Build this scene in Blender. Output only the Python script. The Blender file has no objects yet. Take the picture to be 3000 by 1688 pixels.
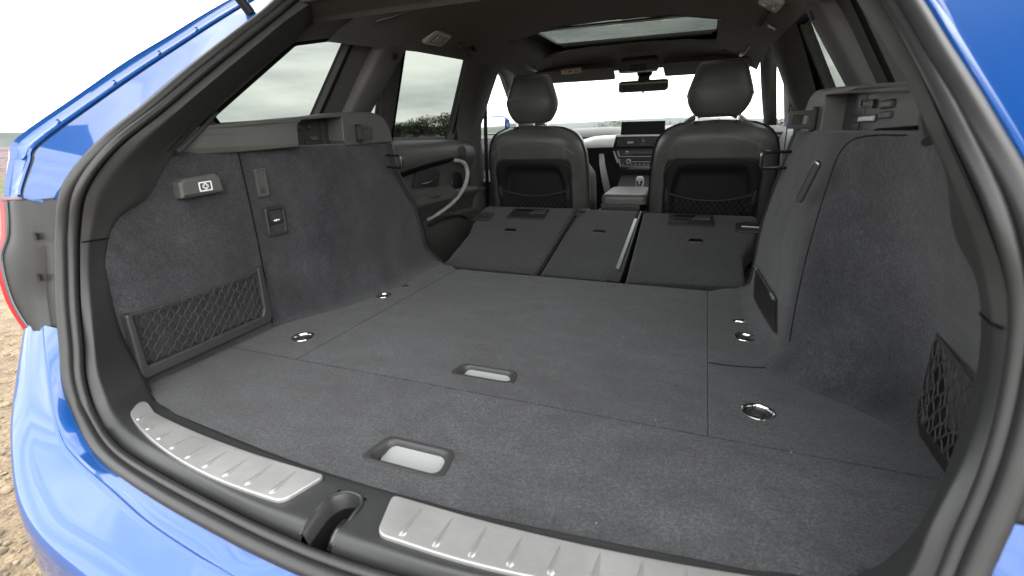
import bpy, bmesh, math, random
from mathutils import Vector, Matrix, noise
from mathutils.geometry import tessellate_polygon
random.seed(7)
R = math.radians
V = Vector
scene = bpy.context.scene
col = scene.collection

# ------------------------------------------------------------------ camera
YAW, PITCH, ROLL = -0.38, -0.3143, -0.0254
cam = bpy.data.cameras.new('camera'); camo = bpy.data.objects.new('camera', cam); col.objects.link(camo)
fw = V((math.sin(YAW)*math.cos(PITCH), math.cos(YAW)*math.cos(PITCH), math.sin(PITCH)))
rt = V((math.cos(YAW), -math.sin(YAW), 0)); up = rt.cross(fw)
rt, up = rt*math.cos(ROLL)+up*math.sin(ROLL), -rt*math.sin(ROLL)+up*math.cos(ROLL)
mw = Matrix((rt, up, -fw)).transposed().to_4x4(); mw.translation = (0.3451, -0.6446, 0.4232)
camo.matrix_world = mw
cam.sensor_width = 36; cam.lens = 16.64; cam.clip_start = 0.02; cam.clip_end = 3000
cam.dof.use_dof = True; cam.dof.focus_distance = 1.25; cam.dof.aperture_fstop = 5.0
scene.camera = camo

# ------------------------------------------------------------------ sky and sun (overcast)
SUN_EL, SUN_AZ = R(50), R(125)          # azimuth clockwise from +y: behind and to the right of the photographer
w = bpy.data.worlds.new('World'); scene.world = w; w.use_nodes = True
nt = w.node_tree; nt.nodes.clear()
N = lambda t: nt.nodes.new(t)
out = N('ShaderNodeOutputWorld'); bg = N('ShaderNodeBackground'); sky = N('ShaderNodeTexSky')
sky.sky_type = 'NISHITA'; sky.sun_disc = False; sky.sun_elevation = SUN_EL; sky.sun_rotation = SUN_AZ
sky.air_density = 1.0; sky.dust_density = 3.0
tc = N('ShaderNodeTexCoord'); mp = N('ShaderNodeMapping'); mp.inputs['Scale'].default_value = (1, 1, 6.5)
cl = N('ShaderNodeTexNoise'); cl.inputs['Scale'].default_value = 2.6; cl.inputs['Detail'].default_value = 7; cl.inputs['Roughness'].default_value = .55
rmp = N('ShaderNodeValToRGB')
rmp.color_ramp.elements[0].position = .36; rmp.color_ramp.elements[0].color = (5.6, 5.9, 6.0, 1)
rmp.color_ramp.elements[1].position = .62; rmp.color_ramp.elements[1].color = (10.4, 10.4, 10.1, 1)
mx = N('ShaderNodeMixRGB'); mx.inputs[0].default_value = .9
nt.links.new(tc.outputs['Generated'], mp.inputs['Vector']); nt.links.new(mp.outputs[0], cl.inputs['Vector'])
nt.links.new(cl.outputs['Fac'], rmp.inputs[0]); nt.links.new(sky.outputs[0], mx.inputs[1]); nt.links.new(rmp.outputs[0], mx.inputs[2])
nt.links.new(mx.outputs[0], bg.inputs['Color']); bg.inputs['Strength'].default_value = 0.1
nt.links.new(bg.outputs[0], out.inputs['Surface'])
sl = bpy.data.lights.new('sun', 'SUN'); sl.energy = 0.6; sl.angle = R(100); sl.color = (1, .97, .92)
so = bpy.data.objects.new('sun', sl); col.objects.link(so)
sd = V((math.sin(SUN_AZ)*math.cos(SUN_EL), math.cos(SUN_AZ)*math.cos(SUN_EL), math.sin(SUN_EL)))
so.rotation_euler = sd.to_track_quat('Z', 'Y').to_euler()
scene.view_settings.view_transform = 'Standard'; scene.view_settings.look = 'None'
scene.view_settings.exposure = 2.55; scene.view_settings.gamma = 1
scene.render.engine = 'CYCLES'
scene.cycles.use_denoising = True
try: scene.cycles.denoiser = 'OPENIMAGEDENOISE'
except Exception: pass
scene.cycles.max_bounces = 10; scene.cycles.diffuse_bounces = 5; scene.cycles.glossy_bounces = 5
scene.cycles.transparent_max_bounces = 16; scene.cycles.caustics_reflective = False; scene.cycles.caustics_refractive = False
scene.cycles.sample_clamp_indirect = 6

# ------------------------------------------------------------------ materials
def mat(name, colour, rough=.5, metal=0., bump=None, var=None, coat=0., sheen=0., spec=.5, fine=None, aniso=0., patches=None):
    m = bpy.data.materials.new(name); m.use_nodes = True
    t = m.node_tree; b = t.nodes['Principled BSDF']
    b.inputs['Roughness'].default_value = rough; b.inputs['Metallic'].default_value = metal
    b.inputs['Specular IOR Level'].default_value = spec
    b.inputs['Coat Weight'].default_value = coat; b.inputs['Coat Roughness'].default_value = .03
    if coat >= 1: b.inputs['Coat IOR'].default_value = 1.52
    b.inputs['Sheen Weight'].default_value = sheen; b.inputs['Sheen Roughness'].default_value = .6
    if aniso: b.inputs['Anisotropic'].default_value = aniso
    c = t.nodes.new('ShaderNodeTexCoord')
    last = t.nodes.new('ShaderNodeRGB'); last.outputs[0].default_value = (*colour, 1); last = last.outputs[0]
    def mul(scale, amt, detail=3, stretch=None, lo=.3, hi=.7):
        nonlocal last
        nz = t.nodes.new('ShaderNodeTexNoise'); nz.inputs['Scale'].default_value = scale; nz.inputs['Detail'].default_value = detail
        if stretch:
            mpn = t.nodes.new('ShaderNodeMapping'); mpn.inputs['Scale'].default_value = stretch
            t.links.new(c.outputs['Object'], mpn.inputs['Vector']); t.links.new(mpn.outputs[0], nz.inputs['Vector'])
        else: t.links.new(c.outputs['Object'], nz.inputs['Vector'])
        mr = t.nodes.new('ShaderNodeMapRange'); mr.inputs['From Min'].default_value = lo; mr.inputs['From Max'].default_value = hi
        mr.inputs['To Min'].default_value = 1-amt; mr.inputs['To Max'].default_value = 1+amt
        t.links.new(nz.outputs['Fac'], mr.inputs['Value'])
        vm = t.nodes.new('ShaderNodeVectorMath'); vm.operation = 'SCALE'
        t.links.new(last, vm.inputs[0]); t.links.new(mr.outputs[0], vm.inputs['Scale']); last = vm.outputs[0]
    for a in (var or []): mul(*a)
    if patches:      # worn or faded spots: (scale, threshold, colour)
        nz = t.nodes.new('ShaderNodeTexNoise'); nz.inputs['Scale'].default_value = patches[0]; nz.inputs['Detail'].default_value = 4
        t.links.new(c.outputs['Object'], nz.inputs['Vector'])
        mr = t.nodes.new('ShaderNodeMapRange'); mr.inputs['From Min'].default_value = patches[1]; mr.inputs['From Max'].default_value = patches[1]+.12
        t.links.new(nz.outputs['Fac'], mr.inputs['Value'])
        mm = t.nodes.new('ShaderNodeMixRGB'); t.links.new(mr.outputs[0], mm.inputs[0]); t.links.new(last, mm.inputs[1]); mm.inputs[2].default_value = (*patches[2], 1)
        last = mm.outputs[0]
    t.links.new(last, b.inputs['Base Color'])
    if bump:
        prev = None
        for (scale, strength, dist) in bump:
            nz = t.nodes.new('ShaderNodeTexNoise'); nz.inputs['Scale'].default_value = scale; nz.inputs['Detail'].default_value = 2
            t.links.new(c.outputs['Object'], nz.inputs['Vector'])
            bn = t.nodes.new('ShaderNodeBump'); bn.inputs['Strength'].default_value = strength; bn.inputs['Distance'].default_value = dist
            t.links.new(nz.outputs['Fac'], bn.inputs['Height'])
            if prev: t.links.new(prev, bn.inputs['Normal'])
            prev = bn.outputs[0]
        t.links.new(prev, b.inputs['Normal'])
    return m

def glass_mat(name, tint, flare_haze=0.0, refl=1.0):
    m = bpy.data.materials.new(name); m.use_nodes = True; t = m.node_tree; t.nodes.clear()
    o = t.nodes.new('ShaderNodeOutputMaterial'); tr = t.nodes.new('ShaderNodeBsdfTransparent'); gl = t.nodes.new('ShaderNodeBsdfGlossy')
    tr.inputs['Color'].default_value = (*tint, 1); gl.inputs['Roughness'].default_value = .02
    lw = t.nodes.new('ShaderNodeLayerWeight'); lw.inputs['Blend'].default_value = .5
    pw = t.nodes.new('ShaderNodeMath'); pw.operation = 'POWER'; pw.inputs[1].default_value = 5; t.links.new(lw.outputs['Facing'], pw.inputs[0])
    fr = t.nodes.new('ShaderNodeMapRange'); fr.inputs['To Min'].default_value = .02*refl; fr.inputs['To Max'].default_value = .6; t.links.new(pw.outputs[0], fr.inputs['Value'])
    mxs = t.nodes.new('ShaderNodeMixShader'); t.links.new(fr.outputs[0], mxs.inputs[0]); t.links.new(tr.outputs[0], mxs.inputs[1]); t.links.new(gl.outputs[0], mxs.inputs[2])
    last = mxs.outputs[0]
    if flare_haze:  # pale translucent film imitates the glare that washes out the view
        tl = t.nodes.new('ShaderNodeBsdfTranslucent'); tl.inputs['Color'].default_value = (.9, .9, .88, 1)
        m2 = t.nodes.new('ShaderNodeMixShader'); m2.inputs[0].default_value = flare_haze
        t.links.new(last, m2.inputs[1]); t.links.new(tl.outputs[0], m2.inputs[2]); last = m2.outputs[0]
    t.links.new(last, o.inputs['Surface'])
    return m

M = {}
CARV = [(3.2, .30, 5), (11, .26, 5, (1, 1.8, 1)), (45, .14, 3), (150, .30, 2), (360, .5, 2, None, .34, .66)]
M['carpet'] = mat('boot carpet', (.0235, .0243, .0275), .95, var=CARV, sheen=.14, spec=.15, bump=[(420, .6, .0022), (20, .12, .006)])
M['carpet_wall'] = mat('side lining carpet', (.0262, .0268, .0300), .95, var=[(3.5, .24, 3), (11, .30, 5, (1, 1, .6)), (45, .14, 3), (150, .16, 2), (360, .30, 2, None, .34, .66)], sheen=.14, spec=.15, bump=[(420, .6, .0022), (16, .25, .008)], patches=(6, .64, (.040, .0395, .040)))
M['carpet_seat'] = mat('seat back carpet', (.0225, .0230, .0238), .95, var=[(9, .14, 3), (160, .28, 2), (360, .48, 2, None, .34, .66)], sheen=.14, spec=.15, bump=[(420, .6, .0022)])
M['plastic'] = mat('grained black plastic', (0.02856, 0.02856, 0.02856), .48, var=[(9, .08, 2)], bump=[(900, .25, .0006)], spec=.4)
M['plastic_warm'] = mat('grained warm grey plastic', (.070, .0695, .067), .55, var=[(9, .08, 2)], bump=[(900, .25, .0006)], spec=.4)
M['plastic_dark'] = mat('dark plastic', (0.01019, 0.01019, 0.01019), .45, bump=[(900, .2, .0005)], spec=.4)
M['pillar'] = mat('pillar cloth trim', (.066, .0657, .064), .75, var=[(40, .08, 2)], bump=[(700, .3, .0008)], spec=.3)
M['pillar_dark'] = mat('tailgate pillar plastic', (.027, .027, .0265), .6, var=[(40, .08, 2)], bump=[(900, .3, .0007)], spec=.35)
M['sill'] = mat('load sill plastic', (.020, .0204, .021), .42, var=[(60, .06, 2)], bump=[(1100, .3, .0006)], spec=.45)
M['rubber'] = mat('seal rubber', (.020, .020, .0203), .42, var=[(30, .1, 2)], bump=[(800, .15, .0006)], spec=.45)
M['rubber_and_shade'] = mat('seal groove rubber and recess shade', (.004, .004, .004), .8, spec=.1)  # black rubber; also the painted shade inside the striker recess
M['liner'] = mat('headliner fabric', (.080, .080, .078), .9, var=[(300, .12, 2)], bump=[(900, .3, .0008)], sheen=.15, spec=.2)
M['leather'] = mat('black leather', (.076, .0755, .072), .42, var=[(20, .1, 2)], bump=[(420, .35, .0012), (60, .08, .004)], spec=.5)
M['thread'] = mat('stitching', (.20, .197, .185), .7)
M['shell'] = mat('seat shell plastic', (.014, .014, .0136), .55, spec=.2, bump=[(900, .25, .0006)])
M['bezel'] = mat('seat bezel plastic', (.021, .021, .0205), .5, bump=[(900, .25, .0006)])
M['black_gloss'] = mat('gloss black trim', (.004, .004, .004), .06, coat=.6)
M['alu'] = mat('brushed aluminium', (.37, .37, .365), .40, metal=.65, var=[(11, .16, 4), (60, .06, 3, (1, 30, 1))], bump=[(260, .04, .0006)])
M['alu_rib'] = mat('polished aluminium', (.50, .50, .49), .34, metal=.8)
M['alu_bright'] = mat('satin aluminium trim', (.72, .72, .71), .35, metal=.35, var=[(20, .05, 2)])
M['alu_grey'] = mat('satin grey metal', (.40, .41, .41), .38, metal=1)
M['chrome'] = mat('chrome', (.60, .60, .60), .16, metal=1)
M['steel_dark'] = mat('black painted steel', (.012, .012, .011), .25, coat=.3)
M['silver_plastic'] = mat('silver plastic', (.37, .37, .37), .35, spec=.5)
M['lamp_plastic'] = mat('pale grey plastic', (.60, .62, .65), .4)
M['handle_grey'] = mat('light grey handle plastic', (.22, .22, .225), .4)
M['lamp_clear'] = mat('clear lamp lens', (.5, .48, .46), .15, spec=.6)
M['paint'] = mat('blue metallic paint', (.0046, .056, .225), .36, metal=.10, spec=.25, coat=1.0, var=[(900, .06, 2)])
M['red'] = mat('red lamp lens', (.36, .003, .014), .3, coat=.15, spec=.3)
M['lamp_grey'] = mat('lamp housing grey', (.055, .055, .056), .45, spec=.45, var=[(15, .08, 2)])
M['lamp_dark'] = mat('lamp housing dark grey', (.021, .021, .0215), .42, spec=.4, var=[(15, .1, 2)])
M['grey_edge'] = mat('clear lamp edge', (.05, .056, .058), .2, spec=.6)
M['white'] = mat('white print', (.8, .8, .8), .6)
M['orange'] = mat('orange print', (.65, .16, .05), .6)
M['ink'] = mat('grey print', (.12, .12, .12), .6)
M['screen'] = mat('switched off screen', (.010, .011, .013), .5, spec=.1)
M['screen_dark'] = mat('screen black glass', (.005, .005, .006), .4, spec=.1)
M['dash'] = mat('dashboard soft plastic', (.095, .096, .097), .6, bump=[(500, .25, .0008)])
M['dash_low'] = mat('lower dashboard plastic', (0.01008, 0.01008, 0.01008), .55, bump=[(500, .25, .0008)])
M['mirror'] = mat('mirror glass', (.85, .87, .85), .02, metal=1)
M['polystyrene'] = mat('pale foam insert', (.21, .22, .22), .85, bump=[(300, .3, .001)])
M['tint'] = glass_mat('tinted side glass', (.392, .405, .385))
M['roof_tint'] = glass_mat('dark roof glass', (.275, .29, .27))
M['clear'] = glass_mat('windscreen glass', (.90, .93, .90), flare_haze=.035)
M['clear_side'] = glass_mat('front door glass', (.93, .95, .93))
M['lint'] = mat('pale lint', (.22, .2, .17), .9)
M['gravel'] = mat('tan gravel ground', (.142, .104, .064), .95, var=[(.25, .12, 3), (14, .3, 4), (70, .35, 2)], bump=[(60, .9, .02)])
M['stone'] = mat('gravel stones', (.18, .142, .098), .9, var=[(25, .4, 1)])
M['grass'] = mat('dry grass', (0.12, 0.114, 0.042), .95, var=[(.6, .3, 4), (6, .3, 3)], bump=[(10, .6, .1)])
M['heather'] = mat('purple heather', (.095, .062, .066), .95, var=[(1.4, .4, 4), (9, .4, 3)], patches=(.35, .50, (.070, .072, .030)), bump=[(4, .8, .2)])
M['heather2'] = mat('olive heath', (.14, .15, .05), .95, var=[(1.4, .4, 4)])
M['hill'] = mat('distant wooded hills', (.055, .065, .062), 1.0, var=[(.02, .3, 5)])
M['bark'] = mat('bark', (.07, .05, .035), .9)
M['leaf'] = mat('bush leaves', (0.036, 0.051, 0.0168), .7, var=[(1.2, .35, 3), (9, .4, 2)])
M['leaf2'] = mat('gorse leaves', (0.051, 0.06, 0.027), .7, var=[(1.2, .35, 3), (9, .4, 2)])
M['pale_leaf'] = mat('glare paled hedge leaves', (0.06, 0.069, 0.039), .8, var=[(1.2, .3, 3), (9, .35, 2)])  # leaf colour lightened to carry the glare on the windscreen

# ------------------------------------------------------------------ mesh helpers
def ss(a, b, x):
    t = min(max((x-a)/(b-a), 0), 1); return t*t*(3-2*t)
def lerp(a, b, t): return a+(b-a)*t
def tab(pts, x):                      # smooth table lookup, pts sorted by key
    if x <= pts[0][0]: return pts[0][1]
    for (a, fa), (b, fb) in zip(pts, pts[1:]):
        if x <= b: return lerp(fa, fb, (x-a)/(b-a))
    return pts[-1][1]
def cat(pts, k=6, closed=False):      # Catmull-Rom through points, k steps per span
    P = [V(p) for p in pts]; n = len(P); o = []
    for i in range(n if closed else n-1):
        if closed: a, b, c, d = P[(i-1) % n], P[i], P[(i+1) % n], P[(i+2) % n]
        else: a, b, c, d = P[max(i-1, 0)], P[i], P[i+1], P[min(i+2, n-1)]
        for j in range(k):
            t = j/k
            o.append(.5*((2*b)+(c-a)*t+(2*a-5*b+4*c-d)*t*t+(3*b-a-3*c+d)*t*t*t))
    if not closed: o.append(P[-1])
    return o
def rnd(pts, r, seg=4):               # fillet the corners of a 2-D polygon (r: number or list)
    n = len(pts); o = []
    for i in range(n):
        a, b, c = V(pts[i-1]), V(pts[i]), V(pts[(i+1) % n])
        rr = r[i] if isinstance(r, (list, tuple)) else r
        da, dc = (a-b), (c-b); la, lc = da.length, dc.length
        if rr <= 0 or la < 1e-6 or lc < 1e-6: o.append(tuple(b)); continue
        da /= la; dc /= lc
        ang = da.angle(dc)
        if ang > 3.05: o.append(tuple(b)); continue
        tlen = min(rr/math.tan(ang/2), la*.48, lc*.48)
        p0, p1 = b+da*tlen, b+dc*tlen
        for k in range(seg+1):
            t = k/seg; o.append(tuple(p0*(1-t)**2+b*2*t*(1-t)+p1*t*t))
    return o
def circ(cx, cy, r, n=24, ry=None): return [(cx+r*math.cos(2*math.pi*k/n), cy+(ry or r)*math.sin(2*math.pi*k/n)) for k in range(n)]
def frame(o, u, v, n=None):
    u, v = V(u).normalized(), V(v).normalized(); n = V(n).normalized() if n else u.cross(v)
    m = Matrix((u, v, n)).transposed().to_4x4(); m.translation = o; return m
def area2(l): return sum(l[i-1][0]*l[i][1]-l[i][0]*l[i-1][1] for i in range(len(l)))/2
def inset(l, d):                      # shrink a counter-clockwise loop by d
    n = len(l); o = []
    for i in range(n):
        a, b, c = V(l[i-1]), V(l[i]), V(l[(i+1) % n])
        e1, e2 = (b-a), (c-b)
        if e1.length < 1e-9: e1 = e2
        if e2.length < 1e-9: e2 = e1
        n1 = V((-e1.y, e1.x)).normalized(); n2 = V((-e2.y, e2.x)).normalized()
        m = n1+n2
        if m.length < 1e-6: m = n1
        m.normalize(); k = max(m.dot(n1), .4)
        o.append(tuple(b+m*(d/k)))
    return o

class MB:
    def __init__(s): s.v = []; s.f = []; s.wn = False
    def add(s, vs, fs):
        o = len(s.v); s.v += [tuple(p) for p in vs]; s.f += [tuple(i+o for i in f) for f in fs]; return s
    def grid(s, rows, cv=False, cu=False):
        n, m = len(rows), len(rows[0]); vs = [p for r in rows for p in r]; fs = []
        for i in range(n if cu else n-1):
            for j in range(m if cv else m-1):
                fs.append((i*m+j, i*m+(j+1) % m, ((i+1) % n)*m+(j+1) % m, ((i+1) % n)*m+j))
        return s.add(vs, fs)
    def tube(s, path, r, n=8, closed=False, flat=1.0, upv=None):
        P = [V(p) for p in path]; m = len(P); rows = []; prev = None
        for i, p in enumerate(P):
            if closed: t = P[(i+1) % m]-P[i-1]
            else: t = P[min(i+1, m-1)]-P[max(i-1, 0)]
            t.normalize()
            if upv is not None: a = V(upv)
            elif prev is None: a = V((0, 0, 1)) if abs(t.z) < .9 else V((1, 0, 0))
            else: a = prev
            a = a-t*a.dot(t); a.normalize(); prev = a; b = t.cross(a)
            rr = r[i] if isinstance(r, (list, tuple)) else r
            rows.append([p+(a*math.cos(2*math.pi*k/n)*flat+b*math.sin(2*math.pi*k/n))*rr for k in range(n)])
        s.grid(rows, cv=True, cu=closed)
        if not closed:
            o = len(s.v)-m*n
            s.f.append(tuple(o+k for k in range(n))[::-1]); s.f.append(tuple(o+(m-1)*n+k for k in range(n)))
        return s
    def slab(s, loops, mx, thick, bev=.001, seg=2, bottom=True):
        s.wn = True
        # loops: outer outline first, then holes, in the frame mx; top at n = 0
        L = []
        for k, l in enumerate(loops):
            l = [tuple(p[:2]) for p in l]; a = area2(l)
            if (k == 0 and a < 0) or (k > 0 and a > 0): l = l[::-1]
            L.append(l)
        rings = []
        for j in range(seg+1):
            an = math.pi/2*j/seg
            rings.append((bev*(1-math.sin(an)), -bev*(1-math.cos(an))))   # (inset, depth) from side up to top edge
        steps = [(0, -thick)]+[(bev-bev*math.cos(math.pi/2*j/seg), -bev+bev*math.sin(math.pi/2*j/seg)) for j in range(seg+1)] if bev > 0 else [(0, -thick), (0, 0)]
        tops, bots = [], []
        for l in L:
            rows = []
            for ins, dep in steps:
                q = inset(l, ins) if ins > 0 else l
                rows.append([mx @ V((p[0], p[1], dep)) for p in q])
            o = len(s.v); s.grid(rows, cv=True)
            m = len(l); tops.append((o+(len(rows)-1)*m, m, q)); bots.append((o, m, l))
        for which, rev in ((tops, False), (bots, True)):
            if rev and not bottom: continue
            idx = [o+i for o, m, q in which for i in range(m)]
            for t in tessellate_polygon([[V((p[0], p[1], 0)) for p in q] for o, m, q in which]):
                f = tuple(idx[i] for i in t); s.f.append(f[::-1] if rev else f)
        return s
    def box(s, c, size, mx=None, bev=.002):
        hx, hy, hz = [d/2 for d in size]; mx = mx or Matrix.Identity(4)
        mm = mx @ Matrix.Translation(V(c)+V((0, 0, hz)))
        b = min(bev, hx*.9, hy*.9, hz*1.8)
        return s.slab([rnd([(-hx, -hy), (hx, -hy), (hx, hy), (-hx, hy)], b*1.2, 2)], mm, 2*hz, b)
    def lathe(s, prof, mx, n=24):
        rows = [[mx @ V((r*math.cos(2*math.pi*k/n), r*math.sin(2*math.pi*k/n), z)) for k in range(n)] for r, z in prof]
        return s.grid(rows, cv=True)
    def build(s, name, m, parent=None, angle=38, recalc=True):
        me = bpy.data.meshes.new(name); me.from_pydata(s.v, [], s.f); me.update()
        if recalc:
            bm = bmesh.new(); bm.from_mesh(me); bmesh.ops.recalc_face_normals(bm, faces=bm.faces); bm.to_mesh(me); bm.free()
        me.polygons.foreach_set('use_smooth', [True]*len(me.polygons))
        me.set_sharp_from_angle(angle=R(angle))
        me.materials.append(M[m] if isinstance(m, str) else m)
        o = link(name, me, parent)
        if s.wn:
            wm = o.modifiers.new('flat_faces', 'WEIGHTED_NORMAL'); wm.keep_sharp = True; wm.weight = 60
        return o

CARLOC = V((0, 1.0, -.66))
def link(name, me, parent):
    o = bpy.data.objects.new(name, me); col.objects.link(o)
    if parent is not None:
        o.parent = parent
        if parent is CAR: o.matrix_parent_inverse = Matrix.Translation(-CARLOC)
    return o
def tag(o, label=None, cat=None, group=None, kind=None):
    if label: o['label'] = label
    if cat: o['category'] = cat
    if group: o['group'] = group
    if kind: o['kind'] = kind
    return o
CAR = bpy.data.objects.new('estate_car', None); col.objects.link(CAR); CAR.location = CARLOC
tag(CAR, 'blue estate car with its boot open and rear seats folded flat', 'car')
bpy.context.view_layer.update()

#@@EXTERIOR
# ------------------------------------------------------------------ ground and surroundings
GZ = -.66
def sheet(name, pts, z, m, kind='structure'):
    b = MB(); b.add([(x, y, z) for x, y in pts], [tuple(range(len(pts)))]); o = b.build(name, m, recalc=False); return tag(o, kind=kind)
sheet('ground', [(-1500, -1500), (1500, -1500), (1500, 1500), (-1500, 1500)], GZ-.012, 'grass')
sheet('gravel_yard', [(-60, -60), (60, -60), (60, 18), (8, 22), (-9, 20), (-22, 14), (-60, -4)], GZ, 'gravel')
def strip(name, a0, a1, r0, r1, m, z):
    b = MB(); rows = []
    for r in (r0, r1): rows.append([(math.sin(R(lerp(a0, a1, k/40)))*r*(1+.06*math.sin(k*1.7)), math.cos(R(lerp(a0, a1, k/40)))*r*(1+.06*math.sin(k*1.7)), z) for k in range(41)])
    b.grid(rows); return tag(b.build(name, m, recalc=False), kind='structure')
b = MB(); b.grid([[(.345+math.sin(R(a))*r, -.645+math.cos(R(a))*r, z+.05*noise.noise(V((a*.4, r*.3, 0)))) for a in range(-100, -22, 1)] for r, z in ((13, GZ-.02), (16, -.25), (19, .20), (21, .37), (24, .40), (60, .42), (140, -.4))])
tag(b.build('heather_bank', 'heather', recalc=False), kind='structure')
# loose stones lying on the yard beside the car
g = MB(); ico = bmesh.new(); bmesh.ops.create_icosphere(ico, subdivisions=1, radius=1)
iv = [v.co.copy() for v in ico.verts]; ifc = [tuple(v.index for v in f.verts) for f in ico.faces]; ico.free()
for k in range(5200):
    x, y = random.uniform(-3.6, -.55), random.uniform(-1.2, 3.2)
    if x > -.82 and y > -.3: continue
    r = .005+.014*random.random()**2.5; rot = Matrix.Rotation(random.uniform(0, 6.3), 3, 'Z') @ Matrix.Rotation(random.uniform(0, 3), 3, 'X')
    sx, sy, sz = random.uniform(.7, 1.3), random.uniform(.7, 1.3), random.uniform(.45, .8)
    g.add([rot @ V((p.x*sx, p.y*sy, p.z*sz))*r+V((x, y, GZ+r*.25)) for p in iv], ifc)
tag(g.build('gravel', 'stone', recalc=False, angle=60), 'loose tan gravel stones strewn beside the blue car', kind='stuff')
# distant wooded ridge
b = MB(); rows = [[], []]
for k in range(181):
    a = R(-180+2*k); r = 620; h = 14+9*noise.noise(V((k*.11, 3, 0)))+3*noise.noise(V((k*.7, 1, 0)))
    rows[0].append((math.sin(a)*r, math.cos(a)*r, GZ-1)); rows[1].append((math.sin(a)*(r+60), math.cos(a)*(r+60), GZ+max(h, 4)))
b.grid(rows); tag(b.build('hills', 'hill', recalc=False), kind='structure')

def bush(name, label, az, dist, wid, hgt, m, group, n=1500, leaf=.11, gz=GZ):
    cx, cy = .345+math.sin(R(az))*dist, -.645+math.cos(R(az))*dist
    root = bpy.data.objects.new(name, None); col.objects.link(root); root.location = (cx, cy, gz); tag(root, label, 'bush', group)
    rs = random.Random(int(az*100)+int(dist*7)); st = MB(); cr = MB(); blobs = []
    for k in range(9):
        a = rs.uniform(0, 6.28); rr = wid*.5*rs.random()**.6*.75
        zc = hgt*rs.uniform(.12, .78); blobs.append((V((rr*math.cos(a), rr*math.sin(a), zc)), wid*rs.uniform(.16, .27), hgt*rs.uniform(.16, .26)))
        p = blobs[-1][0]; st.tube([V((rr*.15*math.cos(a), rr*.15*math.sin(a), -.03)), p*.5+V((0, 0, .05)), p], [.045, .03, .012], 5)
    for k in range(n):
        c, rw, rh = rs.choice(blobs); d = V((rs.gauss(0, 1), rs.gauss(0, 1), rs.gauss(0, 1))).normalized()*(rs.random()**.4)
        p = c+V((d.x*rw, d.y*rw, d.z*rh))
        if p.z < .02: continue
        q = Matrix.Rotation(rs.uniform(0, 6.3), 3, 'Z') @ Matrix.Rotation(rs.uniform(-1.2, 1.2), 3, 'X'); s = leaf*rs.uniform(.5, 1.2)
        cr.add([p+q @ V(t) for t in ((-s*.5, 0, 0), (0, -s*.35, s*.1), (s*.5, 0, 0), (0, s*.35, s*.1))], [(0, 1, 2, 3)])
    st.build('stem', 'bark', root); cr.build('crown', m, root, recalc=False)
    return root
gr1 = 'bushes seen through the side window'; gr2 = 'hedge bushes seen through the windscreen'
for i, (az, dist, wd, h, lab) in enumerate([
        (-35.4, 29, 2.6, .85, 'dark green bush, leftmost of those in the rear door window'), (-33.9, 27.5, 2.6, .95, 'dark green bush, second from left in the rear door window'),
        (-32.3, 28.5, 2.8, 1.12, 'dark green bush, third from left in the rear door window'), (-30.7, 27, 2.8, 1.22, 'dark green bush, third from right in the rear door window'), (-29.1, 27.5, 2.8, 1.45, 'tallest dark green bush, second from right in the rear door window'),
        (-27.5, 24, 2.2, 1.0, 'olive bush at the right edge of the rear door window')]):
    bush('dark_bush', lab, az, dist, wd, h, 'leaf' if i < 5 else 'leaf2', gr1, 2600, .10, .36)
for i, (az, dist, wd, h, lab) in enumerate([
        (-24.5, 34, 6, 1.6, 'pale hedge bush beside the left front head restraint'), (-18.5, 34, 6.5, 1.65, 'pale hedge bush, low, left of windscreen centre'), (-13.0, 33, 7, 1.75, 'pale hedge bush, domed, above the silver dashboard strip'),
        (-8.3, 33, 5.5, 1.95, 'pale hedge bush, highest, just left of the dashboard screen'), (-3.6, 34, 6, 1.75, 'pale hedge bush behind the dashboard screen'), (1.0, 34, 6, 1.7, 'pale hedge bush between dashboard screen and driver head restraint'),
        (6.2, 30, 6, 1.8, 'dry bush right of the driver head restraint'), (11.2, 28, 6, 1.9, 'dry bush furthest right behind the belt pillar')]):
    bush('hedge_bush', lab, az, dist, wd, h, 'pale_leaf', gr2, 2200, .2)

#@@BODY
# ------------------------------------------------------------------ tailgate opening: loops of the half opening (x > 0), bottom centre to top centre
T0 = [(0, -.327, 0), (.003, -.327, 0), (.047, -.3265, 0), (.16, -.323, 0), (.34, -.298, .0), (.45, -.279, .001), (.505, -.264, .021), (.53, -.255, .07), (.542, -.242, .12), (.56, -.221, .18), (.567, -.204, .24), (.558, -.189, .30), (.538, -.166, .36),
      (.522, -.109, .42), (.512, -.031, .48), (.495, .046, .54), (.478, .125, .60), (.462, .205, .66), (.44, .285, .712), (.38, .335, .752), (.25, .352, .768), (0, .36, .772)]
G0 = [(0, -.341, -.014), (.003, -.341, -.014), (.047, -.340, -.014), (.143, -.334, -.014), (.316, -.318, -.012), (.44, -.300, -.009), (.512, -.282, .020), (.537, -.270, .07), (.55, -.253, .12), (.562, -.236, .18), (.567, -.219, .24), (.562, -.205, .30), (.541, -.19, .36),
      (.525, -.141, .42), (.52, -.053, .48), (.508, .026, .54), (.492, .105, .60), (.475, .185, .66), (.45, .262, .72), (.385, .315, .76), (.25, .34, .778), (0, .35, .782)]
O0 = [(0, -.371, -.021), (.003, -.371, -.021), (.047, -.370, -.021), (.133, -.365, -.02), (.29, -.350, -.018), (.44, -.326, -.012), (.53, -.300, .025), (.555, -.290, .07), (.568, -.274, .12), (.580, -.257, .18), (.586, -.24, .24), (.585, -.224, .30), (.571, -.206, .36),
      (.550, -.156, .42), (.539, -.080, .48), (.528, -.004, .54), (.512, .076, .60), (.495, .158, .66), (.468, .235, .728), (.39, .295, .775), (.25, .325, .795), (0, .335, .80)]
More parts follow.
